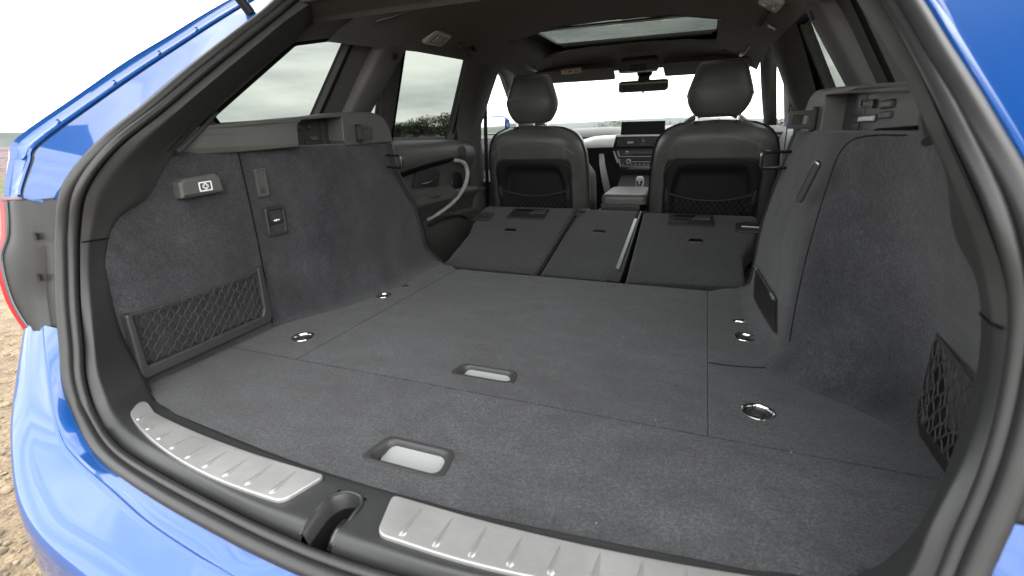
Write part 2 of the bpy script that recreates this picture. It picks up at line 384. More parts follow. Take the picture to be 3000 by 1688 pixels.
N0 = [(0, -.250, .001), (.003, -.250, .001), (.047, -.2495, .001), (.16, -.245, .001), (.36, -.226, .001), (.45, -.213, .001), (.52, -.196, .005), (.552, -.190, .05), (.562, -.194, .11), (.567, -.189, .18), (.570, -.178, .24), (.565, -.158, .295), (.556, -.115, .335),
      (.557, -.052, .408), (.558, .04, .475), (.540, .130, .545), (.522, .205, .60), (.505, .265, .645), (.475, .325, .70), (.39, .375, .74), (.25, .395, .755), (0, .40, .76)]
K = 5
def loop(L): return cat(L, K)
def mir(P): return [V((-p.x, p.y, p.z)) for p in P]
TT, GG, OO, NN = loop(T0), loop(G0), loop(O0), loop(N0)
def full(P): return mir(P[1:])[::-1]+P[:-1]+[P[-1]]       # left top .. bottom .. right top
def ring(P): return P+mir(P[1:-1])[::-1]                    # closed ring
# rubber seal: two ribs on a base strip
seal = MB()
ctr = lambda a, b, t, P=GG, Q=OO: [p.lerp(q, t) for p, q in zip(P, Q)]
back = []
for i, (p, q) in enumerate(zip(GG, OO)):
    t = (GG[min(i+1, len(GG)-1)]-GG[max(i-1, 0)]).normalized(); a = (q-p).normalized(); n = a.cross(t)
    if n.dot(V((0, -1, .6))) < 0: n = -n
    back.append(n.normalized())
offs = lambda P, d: [p+n*d for p, n in zip(P, back)]
base = MB(); prof = [(-.06, -.006), (.12, -.006), (.5, -.004), (.9, -.006), (1.05, -.012)]
base.grid([ring(offs([p.lerp(q, s) for p, q in zip(GG, OO)], d)) for s, d in prof], cv=True)
base_o = base.build('tailgate_seal', 'rubber_and_shade', CAR)
for s, r, d in ((.27, .0068, .0005), (.74, .0086, .0015)):
    b = MB(); path = ring(offs([p.lerp(q, s) for p, q in zip(GG, OO)], d)); b.tube(path, r, 12, closed=True); b.build('seal_rib', 'rubber', base_o)

# trim ring round the opening: return face, edge bead, face, inner return
def trim(name, m, i0, i1, sides, parent=CAR):
    b = MB()
    def row(P, Q, t, d=0, e=0): return [p.lerp(q, t)+n*d for p, q, n in zip(P, Q, back)]
    inner = [n*-1 for n in back]
    rows = [row(GG, TT, 0, -.012), row(GG, TT, .05, -.004), row(GG, TT, .75, .001), row(GG, TT, .95, .0012), row(TT, NN, .04, .0012), row(TT, NN, .12, .0005), row(TT, NN, .5), row(TT, NN, .72), row(TT, NN, .9), row(TT, NN, .985, -.001), row(TT, NN, 1.0, -.004), row(TT, NN, 1.01, -.02)]
    for s in sides:
        rr = [[V((p.x*s, p.y, p.z)) for p in r[i0:i1]] for r in rows]
        if sides == (-1, 1) and s == -1:
            continue
        if sides == (-1, 1):
            rr = [[V((-p.x, p.y, p.z)) for p in r[max(i0, 1):i1]][::-1]+r[i0:i1] for r in rows]
        b.grid(rr)
    if name == 'load_sill_cover':      # opening for the lock striker
        b.f = [f for f in b.f if not (-.0462 < sum(b.v[i][0] for i in f)/len(f) < -.0035 and sum(b.v[i][1] for i in f)/len(f) < -.272 and sum(b.v[i][2] for i in f)/len(f) < .02)]
    return b.build(name, m, parent, angle=55)
I1 = 11*K-2; I2 = 17*K+3
sill_cover = trim('load_sill_cover', 'sill', 0, I1+1, (-1, 1))
for s in (-1, 1): trim('tailgate_pillar_trim', 'pillar_dark', I1, I2+1, (s,))
trim('roof_edge_trim', 'pillar', I2, len(TT), (-1, 1))

for s in (-1, 1):
    b = MB(); b.tube([V((s*p.x, p.y, p.z)) for p in (GG[I1].lerp(TT[I1], .3)+back[I1]*.001, TT[I1]+back[I1]*.0015, TT[I1].lerp(NN[I1], .3)+back[I1]*.0012, NN[I1]+back[I1]*.0)], .0013, 5); b.build('trim_joint', 'rubber_and_shade', sill_cover)
# aluminium load-sill plates with embossed ribs, and the lock striker recess between them
def ysill(x, t):      # t 0 = rear edge, 1 = front edge of the plate
    return lerp(-.316+.34*max(abs(x+.02)-.12, 0)**2*1.55, -.259+.18*max(abs(x+.02)-.12, 0)**2*1.4, t)
def sill_plate(x0, x1, ribs):
    b = MB()
    xs = [lerp(x0, x1, k/28) for k in range(29)]
    lo = [(x, ysill(x, 0)) for x in xs]; hi = [(x, ysill(x, 1)) for x in xs]
    outl = lo+hi[::-1]
    sgn = 1 if x0 < -.3 else -1
    r = [0]*len(outl); ends = (0, 28, 29, 57)
    wide = {0: .016, 57: .016, 28: .022, 29: .007} if x0 < -.3 else {28: .016, 29: .016, 0: .022, 57: .007}
    if x0 < -.3: outl[28] = (x1-.018, outl[28][1]); outl[0] = (x0+.017, outl[0][1]); outl[57] = (x0-.005, outl[57][1]+.004)
    else: outl[0] = (x0+.018, outl[0][1])
    for k, q in wide.items(): r[k] = q
    # drop points too close to the rounded corners
    keep = [k for k in range(len(outl)) if k in ends or min(abs(k-e) for e in ends) > 2]
    ol = rnd([outl[k] for k in keep], [r[k] for k in keep], 6)
    if x0 < -.3: ol = [p for p in ol if p[0] > -.462]; ol = [(-.476, -.2575), (-.4875, -.2500), (-.4965, -.2410), (-.5030, -.2320), (-.5055, -.2255), (-.5035, -.2205), (-.4975, -.2185), (-.4860, -.2205)]+ol[[i for i in range(len(ol)) if ol[i-1][0]+ol[i-1][1]*0 > -.462][0]:] if False else [(-.5055, -.2255), (-.5030, -.2320), (-.4965, -.2410), (-.4875, -.2500), (-.476, -.2560)]+ol+[(-.4860, -.2215), (-.4975, -.2190), (-.5035, -.2208)]
    b.slab([ol], frame((0, 0, .0058), (1, 0, 0), (0, 1, 0)), .006, .0016, 3)
    rise = lambda x: .0022*max(0, (abs(x)-.40)/.105)**2 if x0 < -.3 else 0
    b.v = [(x, y, z+rise(x)) for x, y, z in b.v]; pl = b.build('sill_plate', 'alu', sill_cover)
    for x in ribs:
        y0, y1 = ysill(x, .10), ysill(x, .86); rb = MB(); rows = []
        for k in range(13):
            t = k/12; wv = .0042*(1-t)**.8*min(1, t*9+.35)+.0006; h = .0019*min(1, t*8+.2)*(1-t*.75)
            rows.append([(x+wv*math.cos(a), lerp(y0, y1, t), rise(x)+.0055+h*math.sin(a)) for a in [math.pi*j/6 for j in range(7)]])
        rb.grid(rows); rb.build('rib', 'alu_rib', pl)
    return pl
sill_plate(-.497, -.078, [-.456+.042*k for k in range(9)])
sill_plate(.026, .445, [.072+.042*k for k in range(9)])
b = MB()   # striker recess: sloped pocket cut into the sill, with the catch inside
rim = [(-.047, -.334, -.010), (-.047, -.300, .0015), (-.045, -.284, .0015), (-.037, -.2745, .0015), (-.024, -.2715, .0015), (-.011, -.2745, .0015), (-.004, -.284, .0015), (-.003, -.300, .0015), (-.003, -.334, -.010)]
bot = [(-.024, -.334, -.060), (-.022, -.312, -.060), (-.020, -.298, -.060), (-.0175, -.288, -.060), (-.014, -.283, -.060), (-.008, -.283, -.060), (-.006, -.288, -.060), (-.0055, -.300, -.060), (-.0055, -.334, -.060)]
RR, BB = cat(rim, 4), cat(bot, 4)
b.grid([RR, [p+V((0, 0, .0008)) for p in [q.lerp(r_, .03) for q, r_ in zip(RR, BB)]], [q.lerp(r_, .12) for q, r_ in zip(RR, BB)], [q.lerp(r_, .30) for q, r_ in zip(RR, BB)]]); st = b.build('striker_recess', 'sill', sill_cover, angle=60)
b = MB(); b.box((-.025, -.318, -.078), (.16, .085, .012), None, .001); b.grid([[V((-.10, -.3435, z)), V((.05, -.3435, z))] for z in (-.012, -.08)]); b.build('recess_tray', 'rubber_and_shade', st)
b = MB(); b.grid([[q.lerp(r_, .29) for q, r_ in zip(RR, BB)], BB, [V((-.014, -.30, -.060))]*len(BB)]); b.build('recess_floor', 'rubber_and_shade', st)  # lower pocket near-black: its shade is put into the colour
b = MB()
for pp in ([(-.0495, -.336, -.010), (-.0485, -.300, .001), (-.0465, -.2835, .001), (-.0375, -.273, .001), (-.024, -.270, .001), (-.0105, -.273, .001), (-.0025, -.2835, .001), (-.0015, -.300, .001), (-.0015, -.336, -.010)],): b.tube(cat(pp, 4), .0022, 6)
b.build('recess_rim', 'sill', st)
b = MB(); b.tube(cat([(-.014, -.330, -.026), (-.013, -.318, -.012), (-.011, -.302, -.010), (-.010, -.290, -.026)], 4), .0035, 8); b.build('striker_hoop', 'steel_dark', st)
b = MB(); b.lathe([(0, .004), (.003, .004), (.0035, .002), (.0035, 0)], frame((-.017, -.305, -.020), (1, 0, 0), (0, 1, 0)), 12); b.build('bolt', 'chrome', st)

# ------------------------------------------------------------------ painted body round the opening
def body_side(s):
    X = lambda P: [V((p[0]*s, p[1], p[2])) for p in P]
    # D-pillar gutter from seal to the panel seam, then the flange and the outer panel
    zs = [.345, .36, .40, .42, .48, .54, .60, .66, .72, .775]
    On = [(.578, -.215, .345), (.571, -.206, .36), (.557, -.173, .40), (.550, -.156, .42), (.539, -.080, .48), (.528, -.004, .54), (.512, .076, .60), (.495, .158, .66), (.468, .235, .728), (.40, .29, .77)]
    Sm = [(.617, -.238, .348), (.618, -.235, .36), (.62, -.213, .399), (.621, -.196, .425), (.62, -.105, .488), (.617, -.012, .550), (.612, .070, .603), (.605, .150, .655), (.595, .235, .708), (.58, .33, .765)]
    Hl = [(.640, -.244, .349), (.641, -.240, .362), (.645, -.222, .402), (.645, -.205, .432), (.642, -.112, .497), (.638, -.02, .561), (.632, .065, .615), (.625, .147, .668), (.615, .235, .722), (.60, .33, .778)]
    Sl = [(.664, -.238, .349), (.668, -.233, .362), (.675, -.215, .404), (.674, -.196, .436), (.668, -.105, .502), (.66, -.012, .566), (.652, .075, .621), (.643, .16, .674), (.632, .25, .728), (.615, .345, .785)]
    Ot = [(.70, -.15, .35), (.71, -.14, .365), (.71, -.10, .405), (.70, -.07, .44), (.69, .02, .505), (.68, .11, .57), (.67, .20, .625), (.66, .29, .678), (.645, .37, .73), (.62, .44, .785)]
    A, B, Cc, D, E = [cat(X(q), 4) for q in (On, Sm, Hl, Sl, Ot)]
    hv = V((0, -.61, .79)); gr_ = lambda t, h: [p.lerp(q, t)+hv*h for p, q in zip(A, B)]
    b = MB(); b.grid([gr_(-.03, -.014), gr_(.0, -.002), gr_(.05, .002), gr_(.25, -.0165), gr_(.29, -.0195), gr_(.34, -.019), gr_(.75, -.0065), gr_(.95, 0), [p+V((0, .004, -.004)) for p in B]])
    gut = b.build('gutter_panel', 'paint', CAR, angle=30)
    b = MB(); b.grid([[p+V((s*.0015, .004, -.003)) for p in B], [p.lerp(q, .12)+V((0, -.003, .003)) for p, q in zip(B, Cc)], [p.lerp(q, .45)+V((0, -.0015, .0015)) for p, q in zip(B, Cc)], [p.lerp(q, .88)+V((0, -.001, .001)) for p, q in zip(B, Cc)], [p+V((0, -.004, .004)) for p in Cc], [p.lerp(q, .15)+V((0, -.003, .003)) for p, q in zip(Cc, D)], [p.lerp(q, .6) for p, q in zip(Cc, D)], [p.lerp(q, .97) for p, q in zip(Cc, D)], [p+V((s*.004, .012, -.001)) for p in D], [p.lerp(q, .4)+V((s*.006, 0, .004)) for p, q in zip(D, E)], E])
    fl = b.build('rear_wing_flange', 'paint', CAR, angle=40)
    b = MB(); b.tube([p+V((0, -.002, .002)) for p in B[2:]], .0028, 6); b.build('panel_joint', 'paint', fl)
    b = MB(); b.tube([p+V((0, .001, -.003)) for p in B[2:]], .0022, 5); b.build('joint_gap', 'plastic_dark', fl)
    for k in (9, 14, 18, 22, 26, 31):      # spot-weld dimples along the flange
        p = B[k].lerp(Cc[k], .35); c = MB(); c.lathe([(0, .0016), (.003, .0012), (.0055, 0), (.006, -.002)], frame(p+V((0, -.001, .001)), (s, 0, 0), (0, .6, .8)), 12); c.build('weld_dimple', 'paint', fl)
    # lamp recess and the edge of the tail lamp
    lo = [(.570, -.212, .345), (.574, -.220, .30), (.576, -.234, .25), (.570, -.252, .19), (.560, -.264, .13)]
    md = [(.615, -.232, .345), (.612, -.238, .30), (.614, -.246, .25), (.618, -.258, .19), (.606, -.272, .132)]
    ou = [(.654, -.240, .343), (.655, -.252, .292), (.662, -.266, .255), (.655, -.274, .19), (.636, -.272, .136)]
    A, B, Cc = [cat(X(q), 5) for q in (lo, md, ou)]
    b = MB(); b.grid([A, [p.lerp(q, .9)+V((0, .006, 0)) for p, q in zip(A, B)], B, [p.lerp(q, .1)+V((0, -.004, 0)) for p, q in zip(B, Cc)], [p.lerp(q, .5)+V((0, -.006, 0)) for p, q in zip(B, Cc)], [p.lerp(q, .85)+V((0, -.002, 0)) for p, q in zip(B, Cc)], Cc])
    b.grid([[A[0], B[0], Cc[0]], [A[0]+V((0, .03, .004)), B[0]+V((0, .03, .004)), Cc[0]+V((0, .03, .004))]])
    hs = b.build('lamp_housing', 'lamp_dark', CAR, angle=50)
    for t in (.34, .62):
        k = int(t*20); p = B[k]; c = MB(); c.box((0, 0, 0), (.007, .003, .011), frame(p+V((-s*.004, -.002, 0)), (s, 0, 0), (0, 1, 0)), .0008); c.build('clip', 'plastic_dark', hs)
    b = MB(); b.tube([p+V((s*.003, -.001, 0)) for p in Cc], .0026, 8); lamp = b.build('tail_lamp', 'grey_edge', CAR)
    b = MB(); D = [p+V((s*.007, .001, 0)) for p in Cc]
    b.grid([[p+V((-s*.003, .002, 0)) for p in D], [p+V((-s*.001, -.004, 0)) for p in D], [p+V((s*.008, -.005, 0)) for p in D], [p+V((s*.013, -.001, 0)) for p in D], [p+V((s*.018, .03, 0)) for p in D], [p+V((s*.035, .10, 0)) for p in D]]); b.build('lens', 'red', lamp)
    # outer rear wing below and ahead of the lamp (seen only from the side)
    b = MB(); rows = []
    for y in (-.17, 0, .3, .7, 1.2, 2.0):
        wx = .70+.05*ss(-.2, .6, y)
        rows.append([V((s*(wx-.03), y, .37)), V((s*wx, y, .35)), V((s*(wx+.03), y, .2)), V((s*(wx+.035), y, .0)), V((s*(wx+.02), y, -.25)), V((s*(wx-.0), y, -.40))])
    b.grid(rows); b.build('side_panel', 'paint', CAR)
for s in (-1, 1): body_side(s)

fold = [(0, -.392, -.060), (.097, -.388, -.035), (.173, -.381, -.035), (.272, -.370, -.031), (.37, -.353, -.025), (.46, -.341, -.010), (.512, -.330, .010), (.553, -.309, .06), (.608, -.270, .150)]
crea = [(0, -.445, -.089), (.11, -.442, -.087), (.21, -.437, -.084), (.32, -.429, -.08), (.436, -.416, -.07), (.526, -.393, -.05), (.602, -.353, 0), (.634, -.322, .05), (.655, -.272, .150)]
oseal = [(0, -.368, -.022), (.09, -.366, -.022), (.16, -.362, -.021), (.26, -.352, -.019), (.36, -.340, -.016), (.44, -.326, -.012), (.515, -.306, .016), (.55, -.291, .062), (.570, -.266, .150)]
side1 = [(x*1.004+.001, y-.002, z-.018) for x, y, z in crea]; side2 = [(x*1.010+.002, y-.004, z-.085) for x, y, z in crea]; side3 = [(x*1.02+.004, y-.004, z-.22) for x, y, z in crea]; side4 = [(x*.99, y+.05, z*.6-.40) for x, y, z in crea]
def fl2(P): P = cat(P, 5); return mir(P[1:])[::-1]+P
a, f_, c_, s1, s2, s3, s4 = [fl2(q) for q in (oseal, fold, crea, side1, side2, side3, side4)]
b = MB(); b.grid([[p+V((0, .02, -.012)) for p in a], a, [p.lerp(q, .85)+V((0, 0, .003)) for p, q in zip(a, f_)], f_]); b.build('rear_panel', 'paint', CAR, angle=50)
b = MB(); b.grid([[p+V((0, .002, -.0015)) for p in f_], [p+V((0, -.0002, -.0004)) for p in f_], [p.lerp(q, .03)+V((0, -.0005, .0010)) for p, q in zip(f_, c_)], [p.lerp(q, .10) for p, q in zip(f_, c_)], [p.lerp(q, .5)+V((0, -.002, .004)) for p, q in zip(f_, c_)], [p.lerp(q, .93)+V((0, 0, .002)) for p, q in zip(f_, c_)], c_, s1, s2, s3, s4]); b.build('bumper', 'paint', CAR, angle=60)

# raised tailgate above the opening and its gas strut
b = MB(); rows = []; rows2 = []
for t in [k/8 for k in range(9)]:
    y, z = lerp(.34, -.62, t), .84+.42*t+.10*math.sin(t*2.6); wd = lerp(.52, .62, ss(0, .7, t))*(1-.10*max(0, t-.85)/.15)
    rows.append([V((wd*x, y+.03*x*x, z-.07*x*x)) for x in [-1+k/6 for k in range(13)]])
    rows2.append([V((wd*.97*x, y+.03*x*x+.01, z-.07*x*x-.055)) for x in [-1+k/6 for k in range(13)]])
b.grid(rows); tg = b.build('tailgate', 'paint', CAR)
b = MB(); b.grid(rows2); b.build('tailgate_lining', 'pillar', tg)
for s in (-1, 1):
    b = MB(); b.tube([(s*.560, .196, .676), (s*.567, .17, .712), (s*.575, .135, .76)], [.010, .010, .0125], 12); b.tube([(s*.575, .135, .76), (s*.60, -.10, 1.08)], .0145, 14)
    gs = b.build('gas_strut', 'plastic_dark', CAR)
    b = MB(); b.lathe([(0, .006), (.012, .005), (.016, 0), (.017, -.006)], frame((s*.553, .205, .668), (1, 0, 0), (0, .8, .6)), 16); b.build('ball_socket', 'rubber', gs)

#@@BOOT
# ------------------------------------------------------------------ boot floor
FZ = frame((0, 0, 0), (1, 0, 0), (0, 1, 0))
def handle_pts(y0, y1, wx, k=1.0): return [(-wx, y0), (wx+.004, y0), (wx-.006, y1), (-wx+.012, y1)]
def ring_hole(x, y, r=.021): return circ(x, y, r, 24)
b = MB(); b.slab([rnd([(-.3867, .0006), (.3867, .0006), (.3867, .70), (-.3867, .70)], .004), rnd(handle_pts(.048, .088, .060), .012, 5)], FZ, .02, .0015)
tag(b.build('floor_panel', 'carpet', CAR), 'front boot floor panel with a grip recess')
rear = [(-.60, -.0004), (-.60, -.155), (-.575, -.185), (-.54, -.20), (-.45, -.222), (-.3, -.243), (-.12, -.254), (.12, -.254), (.3, -.243), (.45, -.222), (.54, -.198), (.575, -.178), (.63, -.12), (.70, -.06), (.72, -.0004)]
b = MB(); b.slab([rnd(rear, .004, 2), rnd(handle_pts(-.209, -.158, .060), .013, 5)], FZ, .02, .0015)
tag(b.build('floor_panel', 'carpet', CAR), 'rear boot floor panel behind the load sill')
def sidestrip(s):
    if s < 0: o = [(-.3876, .0006), (-.3876, .695), (-.43, .735), (-.60, .78), (-.60, .0006)]
    else: o = [(.3876, .0006), (.3876, .695), (.43, .735), (.55, .78), (.72, .3), (.72, .0006)]
    b = MB(); b.slab([rnd(o, .003), ring_hole(s*.460, .094, .0235), ring_hole(s*.463, .396, .0215), circ(s*.463, .492, .024, 20, .012)], FZ, .02, .0015)
    p = b.build('floor_side_strip', 'carpet', CAR)
    for y, r in ((.094, .0225), (.396, .0205)):         # tie-down rings
        mx = frame((s*.4605, y, 0), (1, 0, 0), (0, 1, 0))
        b = MB(); b.lathe([(r*.84, -.006), (r*.87, -.001), (r*.93, .0012), (r*1.0, .0019), (r*1.08, .0012), (r*1.12, -.002)], mx, 36); rg = b.build('tie_down_ring', 'chrome', p)
        b = MB(); b.lathe([(0, -.0010), (r*.34, -.0010), (r*.40, -.0018), (r*.43, -.0045), (r*.50, -.0045), (r*.56, -.0022), (r*.80, -.0028), (r*.86, -.0065)], mx, 32); b.build('ring_centre', 'plastic', rg)
        b = MB(); b.lathe([(0, -.0105), (r*1.05, -.0105)], mx, 24); b.build('ring_well', 'rubber_and_shade', rg)
    b = MB(); b.box((s*.463, .492, -.022), (.056, .034, .006), None, .001); sl_ = b.build('catch_slot', 'rubber_and_shade', p)
    b = MB(); b.tube([(s*.463-.016, .492, -.010), (s*.463-.014, .493, -.003), (s*.463+.012, .493, -.003), (s*.463+.016, .492, -.010)], .0028, 8); b.build('catch_bar', 'chrome', sl_)
    return p
sidestrip(-1); right_strip = sidestrip(1)
b = MB(); b.tube(cat([(.389, .246, .0004), (.42, .2445, .0004), (.46, .250, .0004), (.487, .258, .0005), (.502, .282, .002)], 5), .0011, 5); b.build('carpet_seam', 'rubber_and_shade', right_strip)
b = MB(); b.box((0, .25, -.034), (1.26, 1.0, .01), None, .001); b.build('floor_tray', 'plastic_dark', CAR)
def grip(y0, y1, wx):
    o = handle_pts(y0, y1, wx)
    b = MB(); cx, cy = sum(p[0] for p in o)/4, (y0+y1)/2
    sc = lambda k: rnd([(cx+(p[0]-cx)*(1-(1-k)*.5), cy+(p[1]-cy)*k) for p in o], .015, 6)
    def rw(k, z): return [V((p[0], p[1], z)) for p in sc(k)]
    b.grid([rw(1.18, -.002), rw(1.14, .0022), rw(1.02, .0032), rw(.92, .0026), rw(.84, .000), rw(.78, -.006), rw(.74, -.012)], cv=True)
    h = b.build('grip_bezel', 'plastic', CAR)
    b = MB(); xa, xb = -wx+.012, wx-.010
    b.grid([[V((x, y1+.001, -.002)) for x in (xa, xb)], [V((x, y1-.002, -.004)) for x in (xa, xb)], [V((x, lerp(y0, y1, .30), -.020)) for x in (xa, xb)], [V((x, y0+.002, -.0215)) for x in (xa, xb)]])
    b.build('grip_plate', 'polystyrene', h)
    b = MB(); b.box((cx, cy, -.034), (2*wx+.02, y1-y0+.03, .010), None, .001); b.grid([[V((xa-.014, y, z)) for y in (y0, y1)] if z > -.01 else [V((xa, y, z)) for y in (y0, y1)] for z in (-.004, -.022)]); b.grid([[V((xb+.006, y, z)) for y in (y0, y1)] if z > -.01 else [V((xb, y, z)) for y in (y0, y1)] for z in (-.004, -.022)])
    b.build('grip_well', 'plastic', h)
grip(.048, .088, .060); grip(-.209, -.158, .060)
for k in range(30):     # specks of lint on the carpet
    x, y = random.uniform(-.5, .5), random.uniform(-.22, .65)
    b = MB(); q = Matrix.Rotation(random.uniform(0, 3), 3, 'Z'); s_ = random.uniform(.0005, .0011)
    b.add([V((x, y, .0012))+q @ (p*s_) for p in iv], ifc); b.build('lint_speck', 'lint', CAR, recalc=False)

# ------------------------------------------------------------------ side linings
EDGE = [(-.03, .775), (0, .76), (.08, .732), (.204, .704), (.26, .665), (.325, .618), (.407, .602), (.43, .60)]   # front edge of the lining: z -> y
def xl(y, z):      # left lining, distance from the centre line
    x = .570-.036*ss(.18, .44, y)*(1-.3*ss(.15, .42, z))-.016*math.exp(-((y-.33-.25*(z-.1))/.055)**2)*ss(.01, .10, z)*(1-ss(.26, .38, z))-.012*math.exp(-((y-.52)/.06)**2)*(1-ss(.10, .26, z))
    r = .062*ss(.10, .30, y)
    if z < r: x -= r-math.sqrt(max(r*r-(r-max(z, 0))**2, 0))
    return x+.02*ss(.55, .75, y)*ss(.1, .3, z)
R0 = [(-.25, .71), (-.1, .71), (.03, .71), (.10, .697), (.14, .675), (.18, .636), (.22, .585), (.25, .547), (.275, .519), (.32, .508), (.40, .502), (.576, .493), (.80, .50)]
R4 = [(-.25, .585), (-.1, .588), (.05, .586), (.10, .583), (.15, .577), (.20, .567), (.25, .555), (.28, .547), (.32, .540), (.45, .531), (.60, .528), (.80, .535)]
def xr(y, z):
    s_ = 0
    for k in (-1, 0, 1): s_ += lerp(tab(R0, y+k*.014), tab(R4, y+k*.014), min(max(z/.41, 0), 1))/3
    x = s_-.012*math.sin(math.pi*min(max(z/.41, 0), 1))*ss(.2, .3, y)
    r = .03+.06*(1-ss(.18, .34, y))
    if z < r: x -= (r-math.sqrt(max(r*r-(r-max(z, 0))**2, 0)))*(.6+.4*ss(.1, .25, y))
    return x
LY0 = [(0, -.215), (.18, -.205), (.24, -.185), (.295, -.165), (.335, -.125), (.408, -.060), (.44, -.05)]
def lining(s, fx, ztop):
    b = MB(); rows = []
    for i in range(46):
        z = ztop*(i/45)**1.25-.004; yE = tab(EDGE, z); row = []
        for j in range(90):
            y = lerp(tab(LY0, z), yE, j/89); x = fx(y, z)
            if s < 0 and y < .115: x += .0022*0
            d = abs(y-.113)
            if s < 0 and d < .006: x += .004*(1-d/.006)
            row.append(V((s*x, y, z)))
        rows.append(row)
    top = [V((p.x+s*.006, p.y, p.z+.004)) for p in rows[-1]]; rows += [top, [V((p.x+s*.075, p.y, p.z)) for p in top]]
    b.grid(rows); lo = b.build('side_lining', 'carpet_wall', CAR, angle=60)
    # padded edge strip facing the rear seat
    b = MB(); rr = []
    for i in range(30):
        z = lerp(-.03, .412, i/29); y = tab(EDGE, z); x = fx(y, max(z, .004)); k = .6+.4*ss(0, .3, z)
        rr.append([V((s*(x+.004), y-.002, z)), V((s*(x-.004), y+.006, z)), V((s*(x-.003), y+.022, z)), V((s*(x+.012), y+.05, z)), V((s*(x+.045), y+.075*k, z)), V((s*(x+.12), y+.085*k, z))])
    b.grid(rr); b.build('edge_bolster', 'plastic', lo, angle=60)
    b = MB(); b.tube([V((s*(fx(tab(EDGE, z), max(z, .004))-.0035), tab(EDGE, z)+.018, z)) for z in [lerp(.0, .405, k/24) for k in range(25)]], .0014, 5); b.build('edge_seam', 'plastic_dark', lo)
    return lo
left_lining = lining(-1, xl, .410); right_lining = lining(1, xr, .415)
b = MB(); b.tube([V((-xl(.113, z)+.0004, .113+.004*math.sin(z*9), z)) for z in [lerp(.01, .408, k/30) for k in range(31)]], .0011, 5); b.build('lining_seam', 'rubber_and_shade', left_lining)
WL = frame((-.57, 0, 0), (0, 1, 0), (0, 0, 1), (1, 0, 0))
def wl(y, z, d=0): return frame((-xl(y, z)+d, 0, 0), (0, 1, 0), (0, 0, 1), (1, 0, 0))
# first-aid compartment handle
b = MB(); b.slab([rnd([(-.042, .3225), (.048, .3265), (.044, .358), (.034, .364), (-.030, .3585), (-.040, .352)], [.004, .006, .006, .008, .008, .006], 4)], wl(0, .34, .020), .022, .006, 4); aid = b.build('first_aid_cover', 'plastic_warm', left_lining)
mxa = wl(0, .34, .0204); cy_, cz_ = .0085, .3415
b = MB(); b.slab([rnd([(cy_-.0135, cz_-.0095), (cy_+.0135, cz_-.0085), (cy_+.0135, cz_+.0095), (cy_-.0135, cz_+.0085)], .0025), rnd([(cy_-.0112, cz_-.0073), (cy_+.0112, cz_-.0063), (cy_+.0112, cz_+.0073), (cy_-.0112, cz_+.0063)], .0018)], mxa, .0006, 0); b.build('icon_frame', 'white', aid)
def cross(r, w_): return [(cy_-w_, cz_-r), (cy_+w_, cz_-r), (cy_+w_, cz_-w_), (cy_+r, cz_-w_), (cy_+r, cz_+w_), (cy_+w_, cz_+w_), (cy_+w_, cz_+r), (cy_-w_, cz_+r), (cy_-w_, cz_+w_), (cy_-r, cz_+w_), (cy_-r, cz_-w_), (cy_-w_, cz_-w_)]
b = MB(); b.slab([cross(.0058, .0028), cross(.0044, .0014)], mxa, .0006, 0); b.build('icon_cross', 'white', aid)
# upright slide
b = MB(); o = [(.1395, .303), (.1675, .304), (.1675, .3645), (.1405, .3640)]; i_ = [(.1435, .3075), (.1635, .3085), (.1635, .3600), (.1445, .3595)]
b.slab([rnd(o, .003), rnd(i_, .002)], wl(.15, .33, .005), .006, .0012); sld = b.build('slide_bezel', 'plastic_warm', left_lining)
b = MB(); b.slab([rnd(i_, .002)], wl(.15, .33, .0025), .003, .0006); b.build('slide', 'plastic_warm', sld)
for k in range(6):
    b = MB(); b.box((.1535, .3125+.0018*k, 0), (.009-.001*abs(k-2), .0007, .0012), wl(.15, .33, .0025), .0002); b.build('grip_ridge', 'plastic_dark', sld)
# seat-release switch (sunken paddle with a white hitch mark)
b = MB(); o = [(.1455, .211), (.2005, .2115), (.2000, .2775), (.1455, .2785)]; i_ = [(.1525, .218), (.1945, .2185), (.1940, .2705), (.1525, .2715)]
b.slab([rnd(o, .009, 5), rnd(i_, .007, 5)], wl(.17, .24, .006), .018, .0025, 3); bz = b.build('release_bezel', 'plastic', left_lining)
b = MB(); b.slab([rnd(i_, .007, 5)], wl(.17, .24, -.012), .002, 0); b.build('release_well', 'plastic_dark', bz)
b = MB(); b.grid([[wl(.17, .24) @ V((y, lerp(.232, .270, k/10), -.010+.016*math.sin(math.pi*(.15+.75*k/10)))) for y in (.1555, .1575, .1735, .1875, .1895)] for k in range(11)]); b.build('release_paddle', 'plastic', bz)
mk = [(.163, .2465), (.167, .2485), (.170, .2480), (.172, .2500), (.175, .2480), (.180, .2485), (.1815, .2470), (.180, .2455), (.175, .2460), (.172, .2440), (.170, .2455), (.167, .2450)]
b = MB(); b.slab([mk], wl(.17, .24, .0062), .0008, 0); b.build('hitch_mark', 'white', bz)

